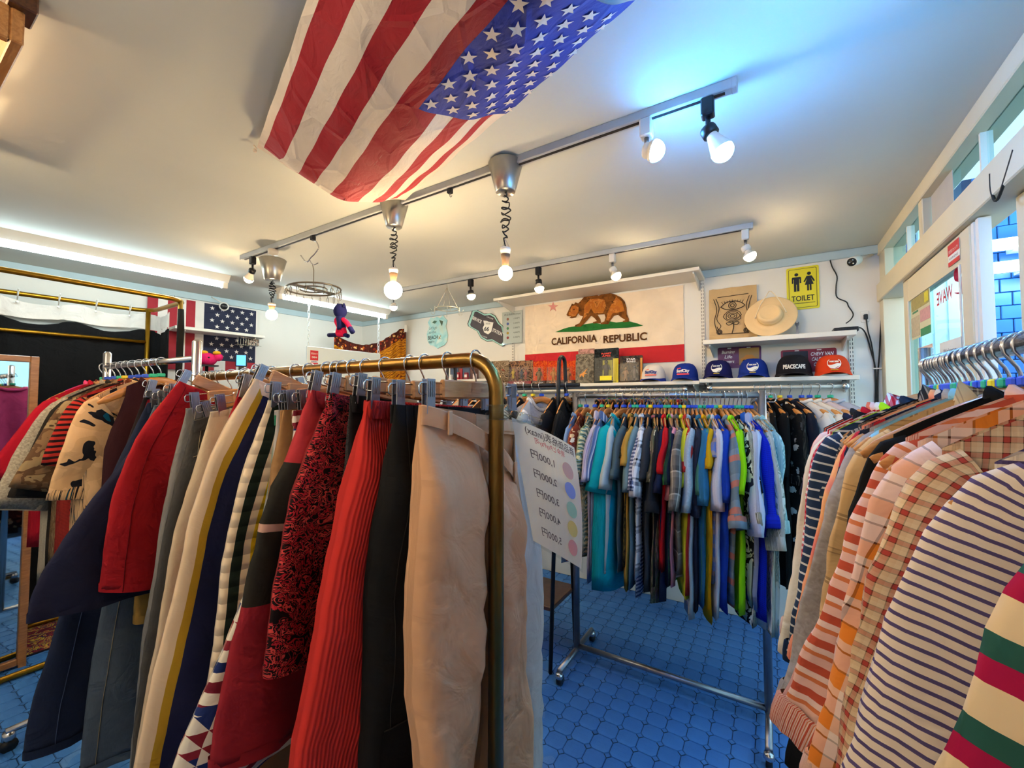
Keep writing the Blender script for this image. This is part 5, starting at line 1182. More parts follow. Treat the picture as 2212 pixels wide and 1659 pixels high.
# ---- licence plates
def plate(px, py, w_, h, c, label, rows, carc, flip):
    u, z = wq(px, py, .004); t = thing('licence_plate', label, 'licence plate', W(u, VB - .002, z - h), RZ)
    MB().prism(rrect(-w_, w_, 0, h, .012), -.002, 0).build('plate', mat('plate_' + c, c, .35, .2), t)
    s = -1 if flip else 1
    pr([(s * .0, .02), (s * (w_ - .012), .02), (s * (w_ - .012), h - .012), (s * .0, h - .012)], mat('plate_sky_' + c, carc[1], .5), t, 'picture', -.003)
    x0 = s * .01; k = s * (w_ - .03) / .12
    pr([(x0, .045), (x0 + .12 * k, .045), (x0 + .12 * k, .065), (x0 + .1 * k, .072), (x0 + .08 * k, .09), (x0 + .04 * k, .09), (x0 + .02 * k, .072), (x0, .066)], mat('plate_car_' + c, carc[0], .5), t, 'car_print', -.0042)
    for q in (.025, .095): pr([(x0 + q * k + .011 * cos(a * pi / 6), .046 + .011 * sin(a * pi / 6)) for a in range(12)], INK, t, 'wheel_print', -.0052)
    for i, (s_, wd) in enumerate(rows): text(s_, .032, WINK, t, (-w_ * .5 * s, -.0035, h - .045 - i * .034), width=wd, align='C', shear=.2, bold=.0006)
    for q in (-.06, .06): MB().box(q - .012, q + .012, -.0036, -.0028, h - .011, h - .005).build('bolt_slot', WINK, t)
plate(1596, 749, .135, .15, '5c1c4c', 'purple licence plate with a yellow car behind the blue caps', (('Burning', .085), ('Life', .05), ('Lovers', .075)), ('d88c1c', 'b8904c'), False)
plate(1745, 754, .15, .15, '8c1424', 'red licence plate with white lettering behind the black cap', (('CHEVY VAN', .12), ('CALIFORNIA', .11), ('OFFICIAL', .09), ('SURF', .06)), ('b8643c', '241c1e'), True)
# ---- caps
def capp(px, py, v, zt, cf, cb, cbrim, label, logo, yaw=0, s=1.0):
    u = u_at(px, v, py); t = thing('baseball_cap', label, 'cap', W(u, v, zt), RZ + yaw); a, b, h = .086 * s, .10 * s, .112 * s
    def sh_(x, z, o=0): 
        q = max(0, 1 - (x / a) ** 2 - max(0, (z - .018) / h) ** 2.6); return Vector((x, -(b + o) * sqrt(q) - o, z))
    for nm, a0, a1, m, o in (('crown', 0, pi, cb, 0), ('front_panel', pi, 2 * pi, cf, .0015)):
        P = []
        for i in range(9):
            f = (i / 8); z = .018 + h * sin(f * pi / 2) ; r = max(.02, cos(f * pi / 2) ** .55) if i < 8 else .02
            P.append([((a + o) * r * cos(a0 + (a1 - a0) * j / 14), (b + o) * r * sin(a0 + (a1 - a0) * j / 14), z + o) for j in range(15)])
        MB().grid(P).build(nm, m, t, smooth=True)
    MB().ball((0, 0, .018 + h), .007, 8, 6, .6).build('button', cf, t, smooth=True)
    P = []
    for i in range(5):
        f = i / 4; P.append([((a + .002) * cos(q) * (1 + .12 * f), -(b * .82) * abs(sin(q)) ** .8 - f * .068 * s * abs(sin(q)) ** .6, .022 - f * .006 - .03 * f * abs(cos(q)) ** 2 * 1.0 + .018 * f * sin(q) * 0 + .004) for q in [.08 + (pi - .16) * j / 16 for j in range(17)]])
    P += [[(x, y, z - .003) for x, y, z in r] for r in P[::-1]]
    MB().grid([r for r in P]).build('brim', cbrim, t, smooth=True)
    logo(t, lambda x, z: sh_(x, z, .004))
    return t
def lg_text(s_, c, c2, sz=.03, wd=.085, z=.062):
    def f(t, fn):
        text(s_, sz, mat('cap_ink_' + c, c, .6), t, (0, 0, z), bold=.0014, width=wd, align='C', fn=lambda x, zz: fn(x, zz) + Vector((0, -.002, 0)))
        if c2:
            for bx in range(1): 
                MB().grid([[fn(-wd * .48 + wd * .96 * j / 10, z - .018 + .010 * i) for j in range(11)] for i in range(2)]).build('logo_bar', mat('cap_ink_' + c2, c2, .6), t); MB().grid([[fn(-wd * .32 + .014 * cos(pi * j / 8), z + .026 + .010 * i * sin(pi * j / 8)) for j in range(9)] for i in range(2)]).build('logo_sun', mat('cap_ink_' + c2, c2, .6), t)
    return f
def lg_round(bgc, fgc):
    def f(t, fn):
        cz = .075; R0 = .034
        ring = lambda r, o: [[fn(rr * cos(q * pi / 12), cz + rr * sin(q * pi / 12)) + Vector((0, -o, 0)) for q in range(25)] for rr in r]
        MB().grid(ring((.0305, .034), .001)).build('logo_ring', mat('cap_ink_' + fgc, fgc, .6), t)
        MB().grid([[fn(x, cz - .006 - .024 * j * sqrt(max(0, 1 - (x / .031) ** 2)) + .005 * sin(x * 90)) + Vector((0, -.001, 0)) for x in [-.029 + .058 * i / 12 for i in range(13)]] for j in (0, 1)]).build('logo_wave', mat('cap_ink_' + fgc, fgc, .6), t)
        text('PARK SURF', .012, mat('cap_ink_' + fgc, fgc, .6), t, (0, 0, cz + .006), bold=.0008, width=.044, align='C', fn=lambda x, zz: fn(x, zz) + Vector((0, -.002, 0)))
        MB().grid([[fn(-.018 + .036 * j / 6, .032 + .005 * i) for j in range(7)] for i in range(2)]).build('brim_sticker', mat('gold_sticker', 'c8a428', .4, .5), t)
    return f
NV, BL, BK_, OG = S('1c1c54'), S('1a3490'), S('1c1c22'), S('e0441c'); WHP = S('e4d8d0')
NVM, BLM, BKM, OGM = (fab('dots', (a, b), .006) for a, b in (('24265c', '3c3e78'), ('22408c', '3c58a4'), ('26262c', '3c3c44'), ('e05438', 'f08060')))
z1, z2 = 1.648, 1.637
capp(1551, 800, VB - .135, z1, NV, NVM, NV, 'dark navy cap with a round white logo', lg_round('', 'e8e4dc'))
capp(1627, 800, VB - .135, z1, BL, BLM, BL, 'royal blue cap with a round white logo in front of a plate', lg_round('', 'e8e4dc'))
capp(1714, 800, VB - .135, z1, BK_, BKM, BK_, 'black cap with white capital lettering', lg_text('PEACECAPE', 'e8e4dc', None, .036, .115, .05), s=1.1)
capp(1798, 800, VB - .135, z1, OG, OGM, OG, 'orange cap with a round white logo at the shelf end', lg_round('', 'f4e8dc'))
capp(1412, 805, VB - .13, z2, WHP, BLM, BL, 'white fronted cap with blue mesh and brim', lg_text('SurfCity', '1c2c7c', 'e0644c'))
capp(1480, 805, VB - .13, z2, BL, BLM, BL, 'solid blue cap with white script lettering beside the toys', lg_text('SurfCity', 'e8e0dc', 'e0444c'))
# ---- toys on the long shelf
BLIST = glassmat('blister_plastic', 'fafafa', .3)
def toy(px0, px1, pyt, zt, c, label, name_, figs, accent=None, txt=None, dv=.12, pat=None, bottom=None, depth=.045, mc=None):
    a = u_at(px0, VB - dv, 800); b = u_at(px1, VB - dv, 800); h = on_v((px0 + px1) / 2, pyt, VB - dv)[1] - zt; w_ = (b - a) / 2
    t = thing('toy_package', label, 'toy', W((a + b) / 2, VB - dv, zt), RZ); t.rotation_euler.x = R(-3)
    MB().prism(rrect(-w_, w_, 0, h, .008), 0, .004).build('card', mc or pat or mat('card_' + c, c, .5, var=.3, ns=25), t)
    bw_, b0, b1 = w_ * .86, .012, h * .72
    m = MB(); m.grid([[(s * bw_ * k, -d, z) for s, z in ((-1, b0), (1, b0), (1, b1), (-1, b1))] for k, d in ((1, 0), (1, depth * .8), (.92, depth), (.0, depth))], None, True); m.build('blister', BLIST, t)
    for (x, z, s, cc) in figs:
        fm = mat('toy_' + cc, cc, .5); x *= w_; z *= h; s *= h
        fg = MB().tube([(x, -.018, z - s * .5), (x, -.018, z + s * .1), (x, -.018, z + s * .3)], [s * .13, s * .17, s * .1], 8).ball((x, -.018, z + s * .43), s * .13, 8, 6)
        for k in (-1, 1): fg.tube([(x + k * s * .16, -.018, z + s * .22), (x + k * s * .26, -.024, z - s * .1)], s * .06, 6).tube([(x + k * s * .08, -.018, z - s * .4), (x + k * s * .12, -.018, z - s * .75)], s * .075, 6)
        fg.build('figure', fm, t, smooth=True)
    if bottom: MB().box(-w_ * .98, w_ * .98, -depth * .5, -.0005, .0, h * .16).build('footer_strip', mat('strip_' + bottom, bottom, .5), t)
    if accent: accent(t, w_, h)
    if txt:
        for s_, zz, sz, wd, cm in txt: text(s_, sz, mat('ink_' + cm, cm, .5), t, (0, -(depth * .5 + .0015) if zz < .16 else -.003, h * zz), width=w_ * wd * 2, align='C', bold=.0006)
    return t
SZ = 1.637
pat1 = fab('blotch', ('5c463c', '8c6a54', 'a07858', '3c302c', '9c3c34'), .03)
toy(1099, 1150, 779, SZ, '5a4238', 'wide brown toy box with a red footer, leftmost of the boxed toys', 'x', [(-.55, .5, .3, 'c0a030'), (-.2, .45, .3, '7c4438'), (.15, .48, .3, '50505c'), (.5, .45, .3, 'a84c3c')], txt=(('ROBLOX', .05, .026, .45, 'f0e8e4'),), bottom='7c1c20', mc=pat1)
for k, (x0, x1, lb) in enumerate(((1151, 1181, 'orange carded toy figure left of the black arch'), (1182, 1212, 'orange carded toy figure just behind the black arch'), (1213, 1243, 'orange carded toy figure right of the black arch'))):
    toy(x0, x1, 779, SZ, 'c84020', lb, 'x', [(0, .42, .5, ('6a4a20', 'b06c20', '9c5c30')[k])], bottom='3a1c14', mc=fab('blotch', ('c83818', 'd85c1c', 'b82820', 'e08030'), .035), txt=(('MUTANT', .05, .012, .5, 'd8a890'),))
def jet(t, w_, h):
    pr([(-.03, .075), (-.01, .085), (.04, .125), (.015, .09), (.035, .08), (.01, .075), (.005, .05), (-.012, .068), (-.03, .05)], mat('toy_jet_orange', 'e08c14', .4), t, 'toy_jet', -.03)
toy(1248, 1284, 753, SZ, 'c88c84', 'pink topped toy card standing behind the orange jet', 'x', [(0, .4, .2, '80706c')], dv=.07, mc=fab('blotch', ('a07870', 'c8948c', '8c645c'), .03))
toy(1243, 1282, 764, SZ, '6c6458', 'brown toy card with an orange jet plane', 'x', [(-.5, .3, .18, '8c8474'), (.5, .3, .18, '787060')], accent=jet, dv=.12, mc=fab('blotch', ('5c5448', '7c7464', '948a78', '4a4238'), .025))
def yel(t, w_, h): 
    MB().box(-w_ * .35, w_ * .6, -.047, -.046, .02, .055).build('yellow_label', mat('toy_yellow', 'e8d818', .5), t); MB().box(w_ * .55, w_ * .98, -.002, -.0005, .0, h * .7).build('yellow_panel', mat('toy_yellow2', 'c8b818', .5), t)
    MB().box(-w_ * .3, w_ * .5, -.0015, -.0005, .05, h * .66).build('yellow_panel', mat('toy_yellow3', '8c8a20', .5), t)
toy(1283, 1336, 752, SZ, '24282a', 'tall dark toy pack with yellow side and a grey figure', 'x', [(.05, .42, .42, '3c3c40')], accent=yel, txt=(('PLANET', .83, .018, .4, 'd83828'), ('APES', .76, .018, .35, 'd83828')), mc=fab('blotch', ('1c2024', '2c3438', '141618', '48565c'), .04))
toy(1338, 1388, 768, SZ, '5c4838', 'dark toy card with gold right edge beside the white cap', 'x', [(-.4, .35, .4, '8c6a50'), (.35, .38, .45, '5c5450')], txt=(('STAR', .84, .02, .4, 'e0e0e4'), ('WARS', .75, .02, .4, 'e0e0e4')), accent=lambda t, w_, h: MB().box(w_ * .8, w_ * .97, -.002, -.0005, .01, h * .9).build('gold_edge', mat('toy_gold', 'd08c30', .5), t), mc=fab('blotch', ('2c2a2c', '4c4038', '5c4c3c', '1c2430'), .04))
u = u_at(1082, VB - .12, 800); t = thing('patterned_cushion', 'brown patterned cushion on the shelf left of the toy boxes', 'cushion', W(u, VB - .13, SZ + .03), RZ)
P = [[(x * .1 * (1 - .0), s * .035 * max(0, (1 - (x * x)) * (1 - (z * z))) ** .4, .1 + z * .1) for x in [-1 + j / 5 for j in range(11)]] for s in (-1, 1) for z in [-1 + i / 5 for i in range(11)]]
MB().grid(P[:11]).grid(P[11:]).build('cover', fab('blotch', ('8c7860', '6a5844', 'a8927a', '4c4034', 'b05c44'), .035), t, smooth=True)
MB().box(-.09, .09, -.05, .04, -.03, -.001, .004).build('base_box', mat('taupe_box', '8a7a6c', .6), t)
u = u_at(1055, VB - .2, 760); t = thing('gas_pump_ornament', 'little orange topped pump ornament beside the patterned cushion', 'ornament', W(u, VB - .19, 1.70), RZ)
MB().box(-.025, .025, -.015, .02, 0, .08, .004).box(-.018, .018, -.012, .012, .08, .1, .003).build('pump_body', mat('ornament_grey', '7c6c60', .5), t); MB().lathe([(.001, -.008), (.024, -.008), (.026, 0), (.024, .008), (.001, .008)], 18, axisM((0, 0, .128), (0, 1, 0))).build('globe', mat('ornament_orange', 'c86c40', .4), t, smooth=True)
MB().box(-.03, .03, -.02, .024, -.001, .006, .002).build('foot', mat('ornament_grey', '7c6c60', .5), t)
a, b = u_at(975, VB - .12, 770), u_at(1032, VB - .12, 770); t = thing('diner_diorama', 'orange roofed toy diner model on the short shelf', 'model', W((a + b) / 2, VB - .13, 1.70), RZ); w_ = (b - a) / 2
MB().prism([(-w_ * 1.05, .17), (w_ * 1.05, .195), (w_ * .9, .13), (-w_ * .85, .125)], -.05, -.03).build('roof_sign', mat('diner_cream', 'e8b890', .5), t); text('ROUTE OUT', .03, RINK, t, (0, -.0515, .14), width=w_ * 1.5, align='C', bold=.0008)
MB().box(-w_ * .9, w_ * .9, -.03, .05, 0, .13, .003).build('walls', mat('diner_brown', '6a4a44', .6), t)
for x in (-.55, .35): MB().box(w_ * (x - .28), w_ * (x + .28), -.034, -.0305, .03, .115).build('window', mat('diner_window', '4c5a74', .3), t)
MB().box(-w_ * .12, w_ * .1, -.034, -.0305, 0, .11).build('door', mat('diner_red', 'a4242c', .5), t)
for k, (px, w_, h, c, lb) in enumerate(((972, .05, .05, 'd8e0e0', 'small white box low on the short shelf'), (991, .02, .07, 'a81420', 'thin red box low on the short shelf'), (1008, .035, .065, '8c2434', 'maroon printed box low on the short shelf'), (1026, .03, .05, 'd8c4c0', 'pale printed box low on the short shelf'))):
    u = u_at(px, VB - .215, 800); t = thing('small_box', lb, 'box', W(u, VB - .215, 1.70), RZ); MB().box(-w_ / 2, w_ / 2, -.015, .012, 0, h, .002).build('carton', mat('carton_' + c, c, .5, var=.2), t); MB().box(-w_ * .4, w_ * .4, -.0162, -.0152, h * .3, h * .7).build('label', mat('carton_label', 'e8d8d4', .5), t)
# ================================================================ left wall and corner
LWR = math.atan2(1, LS)
def on_left(px, py, off=0):
    q = ray(px, py); k = -(4.5263 - off) / (q.x - LS * q.y); return Vector((q.x * k, q.y * k, CAMZ + q.z * k))
a, b = on_left(318, 632, .02), on_left(556, 672, .02); wl = (b - a).length * 1.0
wl = sqrt((b.x - a.x) ** 2 + (b.y - a.y) ** 2)
t = thing('wall_flag', 'stars and stripes flag hung upright on the left wall', 'flag', Vector((b.x, b.y, b.z)), LWR)
DRED, DNAV, DWH = flagmat('wall_flag_red', 'a81c2c', .2), flagmat('wall_flag_navy', '161c3c', .2), flagmat('wall_flag_white', 'ece4dc', .2)
sx = lambda px: (lambda p: -sqrt((b.x - p.x) ** 2 + (b.y - p.y) ** 2))(on_left(px, 665, .02))
edges = [318, 341, 362, 383, 402, 422, 441]; fh = .62
for k in range(6): MB().box(sx(edges[k]), sx(edges[k + 1]), -.004, 0, -fh, 0).build('stripe', DRED if k % 2 == 0 else DWH, t)
c0 = sx(441); wcan = MB().box(c0, -.012, -.004, 0, -.52, -.002).build('canton', DNAV, t); MB().box(-.012, .0, -.0045, 0, -fh, .0).build('heading', DWH, t)
for k in range(5): q0 = c0 + (-c0) * k / 5; MB().box(q0, c0 + (-c0) * (k + 1) / 5, -.004, 0, -fh, -.52).build('stripe', DRED if k % 2 == 0 else DWH, t)
for i in range(9):
    for j in range(5 if i % 2 == 0 else 4):
        x = c0 + (-c0) * (.14 + (j + (0 if i % 2 == 0 else .5)) * .185); z = -.04 - i * .055
        MB().prism(star(x, z, .021), -.0055, -.0042).build('star', DWH, wcan)
p0_, p1_ = on_left(398, 710, .22), on_left(575, 722, .22); L = sqrt((p1_.x - p0_.x) ** 2 + (p1_.y - p0_.y) ** 2)
t = thing('wall_shelf', 'white shelf across the upright flag on the left wall', 'shelf', Vector((p0_.x - .19, p0_.y, (p0_.z + p1_.z) / 2)), LWR)
MB().box(-.05, L, -.21, -.002, -.025, 0, .002).build('board', SHW, t); zz = -.025
for x in (.02, L - .08): MB().add([(x + s * .008, y, z) for s in (0, 1) for y, z in ((-.003, zz), (-.19, zz), (-.19, zz - .012), (-.003, zz - .07))], [(0, 1, 2, 3), (7, 6, 5, 4), (0, 4, 5, 1), (1, 5, 6, 2), (2, 6, 7, 3), (3, 7, 4, 0)]).build('bracket', SHW, t)
p = on_left(540, 738, .2); t = thing('wire_basket', 'small white wire basket hung under the left wall shelf', 'basket', p, LWR); m = MB()
for k in range(9): m.tube([(-.1 + k * .022, 0, .035), (-.1 + k * .022, 0, -.035), (-.1 + k * .022, .08, -.035)], .0016, 5)
m.build('vertical_wires', WW, t)
MB().tube([(-.1, 0, .035), (.1, 0, .035)], .002, 5).build('rim', WW, t); MB().tube([(-.1, 0, -.035), (.1, 0, -.035)], .002, 5).build('bottom_wire', WW, t)
MB().box(.0, .09, .02, .03, -.03, .03, .002).build('picture_card', fab('blotch', ('b8a090', '3c3434', 'c8b8a8', '8c5c4c'), .03), t)
MB().tube([(-.03, .0, .035), (-.03, .0, .062)], .002, 5).build('hanger_wire', WW, t)
p = on_left(484, 662, .09); t = thing('security_camera', 'round white security camera over the upright flag', 'security camera', p, LWR)
M = axisM((0, 0, 0), (.35, 1, .25)); MB().lathe([(.001, 0), (.036, 0), (.04, .006), (.036, .03), (.02, .06), (.012, .085), (.001, .085)], 20, M).build('housing', WHITE, t, smooth=True); MB().lathe([(.001, -.003), (.028, -.002), (.03, .002)], 20, M).build('lens_plate', PLAST, t, smooth=True)
MB().tube([(0, .02, .03), (-.08, .07, .085)], .005, 8).build('cable_arm', WHITE, t, smooth=True)
p = on_left(521, 778, .25); t = thing('small_monitor', 'small glowing blue screen on the left side', 'monitor', p, LWR - .5)
MB().box(-.045, .045, 0, .03, -.06, .055, .004).build('case', PLAST, t); MB().box(-.036, .036, -.002, 0, -.048, .045).build('screen', mat('blue_screen', '1c60d8', .3, emit=1.5, ec=(.05, .25, .9)), t); MB().box(-.02, .02, .005, .025, -.28, -.06).build('stand', PLAST, t)
MB().box(-.07, .07, -.02, .06, -.29, -.275, .003).build('foot', PLAST, t)
p = on_left(447, 776, .3); t = thing('plush_toy', 'hot pink plush toy with yellow tufts behind the clip hangers', 'plush toy', p + Vector((0, 0, 0)), LWR - .4)
PK = S('e8286c'); MB().ball((0, 0, 0), .075, 16, 12, .75).build('body', PK, t, smooth=True); MB().ball((.08, -.01, .02), .035, 12, 8).build('head', PK, t, smooth=True)
for x in (-.02, .07): MB().ball((x, -.02, .055), .03, 10, 8, .6).build('tuft', S('f0b428'), t, smooth=True)
MB().ball((.02, -.07, .01), .007).build('eye', PLAST, t, smooth=True)
t2 = thing('display_stand', 'thin black stand carrying the pink plush toy', 'stand', Vector((p.x, p.y, 0)), LWR); MB().tube([(0, 0, 0), (0, 0, p.z - .05)], .012, 10).build('pole', BLACK, t2, smooth=True); MB().box(-.12, .12, -.1, .1, 0, .02, .004).build('base', BLACK, t2); MB().box(-.07, .07, -.06, .06, p.z - .062, p.z - .05, .002).build('top_plate', BLACK, t2)
t2 = thing('display_stand', 'narrow black stand carrying the blue screen', 'stand', Vector((on_left(521, 778, .25).x, on_left(521, 778, .25).y, 0)), LWR - .5); zz = on_left(521, 778, .25).z - .29
MB().box(-.03, .03, -.02, .06, 0, zz, .003).build('column', BLACK, t2); MB().box(-.13, .13, -.1, .13, 0, .02, .004).build('base', BLACK, t2)
# chain-hung white board
t = thing('hanging_board', 'white board hung from the ceiling on two white chains', 'board', W(-3.54, 2.20, 1.99), R(85.5)); L = .78
MB().box(0, L, -.008, .008, -.42, 0, .003).build('panel', mat('board_white', 'dfe8e8', .4, var=.03), t); CHN = mat('white_plastic_chain', 'e4ecee', .4)
def link(mb, x, z, h, flip):
    pts = [(.009 * cos(q) if not flip else 0, .009 * cos(q) if flip else 0, z + (h / 2 - .006) * (1 if sin(q) > 0 else -1) * (abs(sin(q)) ** .4)) for q in [k * pi / 6 for k in range(12)]]
    mb.tube([(p[0] + x, p[1], p[2]) for p in pts], .0035, 6, closed=True)
for x in (.015, L - .02):
    n = 12
    for k in range(n): m = MB(); link(m, x, .02 + k * .036, .05, k % 2); m.build('chain_link', CHN, t, smooth=True)
bx = MB().box(.03, .105, -.0095, -.0085, -.125, -.035).build('warning_sticker', mat('sticker_red', 'd0202c', .5), t); MB().box(.03, .105, -.0095, -.0085, -.145, -.128).build('sticker_strip', WINK, t); MB().box(.03, .105, -.0095, -.0085, -.163, -.148).build('sticker_strip', mat('sticker_red', 'd0202c', .5), t)
text('防犯カメラ', .017, WINK, t, (.0675, -.0105, -.07), width=.06, align='C', bold=.0004); text('作動中', .02, WINK, t, (.0675, -.0105, -.105), width=.05, align='C', bold=.0004); text('WARNING', .014, mat('sticker_blue', '3c3c9c', .5), t, (.0675, -.0105, -.142), width=.06, align='C', bold=.0003)
# tapestry across the corner
q0, q1 = Vector((-4.06, 2.84, 0)), Vector((-3.44, 3.31, 0)); dq = q1 - q0; L = dq.length
t = thing('tapestry', 'orange batik tapestry slung across the far corner', 'tapestry', Vector((q0.x, q0.y, 0)), math.atan2(dq.y, dq.x))
P = []; T = []
for i in range(25):
    row = []; tr = []
    for j in range(41):
        x = L * j / 40; f = j / 40; zt = 2.23 - .13 * sin(pi * min(1, f * 1.1)) + .08 * f * f; z = zt - (.9) * i / 24
        row.append((x, .03 * sin(j * .55) * (.3 + i / 24) + .02 * sin(j * 1.7), z)); tr.append((x, -(zt - z)))
    P.append(row); T.append(tr)
MB().grid(P[:4], T[:4]).build('border', fab('floral', ('4c1c14', 'c8601c', '8c2c1c', 'e0a868'), .035), t, smooth=True); MB().grid(P[3:], T[3:]).build('cloth', fab('paisley', ('dc8c10', '6a3010', 'e09818', 'c87810', '7c3c14'), .05), t, smooth=True)
MB().box(-.01, .02, -.01, .04, 2.20, 2.26, .003).box(L - .02, L + .01, -.03, .03, 2.26, 2.34, .003).build('wall_hook', WHITE, t)
# doll on the peg ring
q = on_v(738, 690, 1.33); t = thing('rag_doll', 'long limbed pink and navy rag doll hanging from the peg ring', 'doll', W(q[0], 1.36, q[1]), RZ)
NVD, PKD = S('1c2058'), S('e81c50')
k_ = lambda px, py: (lambda w_: (w_[0] - q[0], 0, w_[1] - q[1]))(on_v(px, py, 1.36))
MB().ball(k_(735, 672), .034, 14, 10, 1.15).build('head', NVD, t, smooth=True)
for px in (730, 743): MB().tube([k_(px, 664), (k_(px, 655))], [.012, .003], 8).build('ear', NVD, t, smooth=True)
MB().tube(spline([k_(735, 684), k_(737, 697), k_(738, 712)], 4), .022, 10).build('torso', NVD, t, smooth=True)
for pts, nm, m in (([(731, 688), (727, 694), (736, 712), (742, 722)], 'arm', PKD), ([(741, 690), (749, 697), (756, 708)], 'arm', PKD), ([(733, 706), (730, 722), (742, 722)], 'leg', PKD), ([(742, 710), (744, 722), (732, 723)], 'leg', PKD), ([(756, 708), (762, 718)], 'hand', NVD), ([(732, 723), (710, 724)], 'foot', NVD), ([(742, 722), (752, 726)], 'foot', NVD)):
    MB().tube(spline([k_(*p) for p in pts], 4), .0125 if nm != 'foot' else .011, 8).build(nm, m, t, smooth=True)
MB().tube([k_(738, 664), (-2.18 + RING_X + .16 - q[0], .02, ZC - .031 + RING_Z - q[1] + .004)], .0018, 5).build('string', WW, t)
# ---- gold curtain frame
UN, UF, VE, V0, ZR = -3.48, -4.14, 1.27, -.75, 2.2
t = thing('fitting_room_stand', 'gold tubular fitting room frame with oval top rail', 'curtain frame', W(0, 0, 0), RZ)
def ring(z, r=.12):
    out = []
    for cx, cy_, a in ((UN - r, VE - r, 0), (UF + r, VE - r, pi / 2), (UF + r - .1, V0 + r, pi), (UN - r, V0 + r, 3 * pi / 2)): out += [(cx + r * cos(a + i * pi / 12), cy_ + r * sin(a + i * pi / 12), z) for i in range(7)]
    return out
MB().tube(ring(ZR), .016, 12, closed=True).build('top_rail', GOLD, t, smooth=True); MB().tube(ring(.025), .016, 12, closed=True).build('base_rail', GOLD, t, smooth=True)
for x, y in ((UN - .03, VE - .03), (UF + .05, VE - .03), (UN, V0 + .2), (UF - .06, V0 + .2)): MB().tube([(x, y, .025), (x, y, ZR)], .015, 12).build('post', GOLD, t, smooth=True)
MB().tube([(UF + .05, VE - .03, 1.95), (UF - .06, V0 + .2, 1.95)], .0125, 10).build('hanging_bar', GOLD, t, smooth=True)
t = thing('curtain', 'black fitting room curtain with a white top band', 'curtain', W(0, 0, 0), RZ)
path = [(UF - .05 + .12 * (1 - f) * 0 + (-.1) * (1 - f) + .09, V0 + .15 + (VE - V0 - .2) * f) for f in [i / 60 for i in range(61)]] + [(UF + .04 + .26 * f, VE + .025) for f in [i / 14 for i in range(1, 15)]]
def cur(zt, zb, n):
    P = []; T = []
    for i in range(n + 1):
        f = i / n; row = []; tr = []
        for j, (x, y) in enumerate(path):
            w_ = .018 * sin(j * .9) + .012 * sin(j * 2.1 + 1); sg = .035 * abs(sin(j * .26)) if zt > 2 else 0
            z = zt - sg + (zb - zt + sg) * f + (-.02 * abs(sin(j * .26 + .5)) if f == 1 and zt > 2 else 0) + (-.02 * abs(sin(j * .26 + .5)) if f == 0 and zt < 2.1 else 0)
            row.append((x - abs(w_) * .6 + (.02 if zt < 2.1 else .0) * 0, y + w_ * .5, z)); tr.append((j * .03, z))
        P.append(row); T.append(tr)
    return MB().grid(P, T)
cur(2.175, 2.06, 4).build('white_band', S('dcd4cc'), t, smooth=True); cur(2.06, .06, 12).build('drape', S('101012'), t, smooth=True)
for j in range(3, 60, 6): x, y = path[j]; MB().tube([(x + .012, y, 2.15), (x + .05, y, 2.2), (x + .05, y, 2.222), (x + .02, y, 2.215), (x + .012, y, 2.15)], .0025, 6).ball((x + .014, y, 2.135), .008, 8, 6).build('curtain_hook', WHITE, t, smooth=True)
t = thing('rolled_strap', 'dark rolled strap hanging beside the gold frame post', 'strap', at_d(391, 668, 2.9), RZ); MB().tube([(0, 0, 0), (.005, 0, -.15), (-.005, 0, -.45), (.004, 0, -.7)], [.018, .022, .02, .016], 8).build('strap_roll', S('1c1a18'), t, smooth=True)
MB().tube([(0, 0, 0), (-.06, -.02, .1)], .002, 5).build('loop', PLAST, t)
# rug
def rugmat():
    m = fab('blotch', ('5c1c2c', '8c2c34', '241c44', 'c8a83c', '9c3c3c', '3c2448', 'b89a4c'), .07, 2.5); return m
t = thing('rug', 'worn red and yellow patterned rug under the curtain frame', 'rug', W(-4.05, .35, .004), RZ); P = [[(x, y, .004 + .003 * noise.noise((x * 6, y * 6, 0))) for x in [-.32 + .64 * i / 16 for i in range(17)]] for y in [-.9 + 1.7 * j / 40 for j in range(41)]]
m = MB().grid(P, [[(p[0], p[1]) for p in r] for r in P]); m.build('pile', rugmat(), t, smooth=True)
MB().box(-.335, -.32, -.9, .8, 0, .006).box(.32, .335, -.9, .8, 0, .006).build('binding', S('1c1424'), t)
# mirror with wooden frame
p = at_d(36, 768, 2.35); t = thing('standing_mirror', 'wood framed mirror at the left edge of the photo', 'mirror', Vector((p.x, p.y, 0)), R(93)); h = p.z + .0; w_ = .28
MRM = NT('mirror_glass'); MRM.b.inputs['Metallic'].default_value = 1; MRM.b.inputs['Roughness'].default_value = .03; MRM.l(MRM.mix(MRM.noise(MRM.coord('Object'), 2), 'd8dcdc', 'e4e8e8'), MRM.b.inputs['Base Color'])
x1 = .085; x0 = x1 - 2 * w_
MB().box(x0, x1, -.005, .012, .05, h - .03).build('glass', MRM.m, t)
for bx in ((x0 - .0, x0 + .035, .02, h), (x1 - .035, x1, .02, h)): MB().box(bx[0], bx[1], -.02, .015, bx[2], bx[3], .003).build('side_frame', FWOOD, t)
for z0_, z1_ in ((h - .035, h), (.02, .055)): MB().box(x0 + .035, x1 - .035, -.02, .015, z0_, z1_, .003).build('cross_frame', FWOOD, t)
MB().tube([(x0 + .1, .01, h - .2), (x0 + .1, .4, .01)], .012, 8).tube([(x1 - .1, .01, h - .2), (x1 - .1, .4, .01)], .012, 8).build('back_leg', FWOOD, t); MB().box(x0, x0 + .03, -.02, .02, 0, .03).build("foot", FWOOD, t); MB().box(x1 - .03, x1, -.02, .02, 0, .03).build("foot", FWOOD, t)
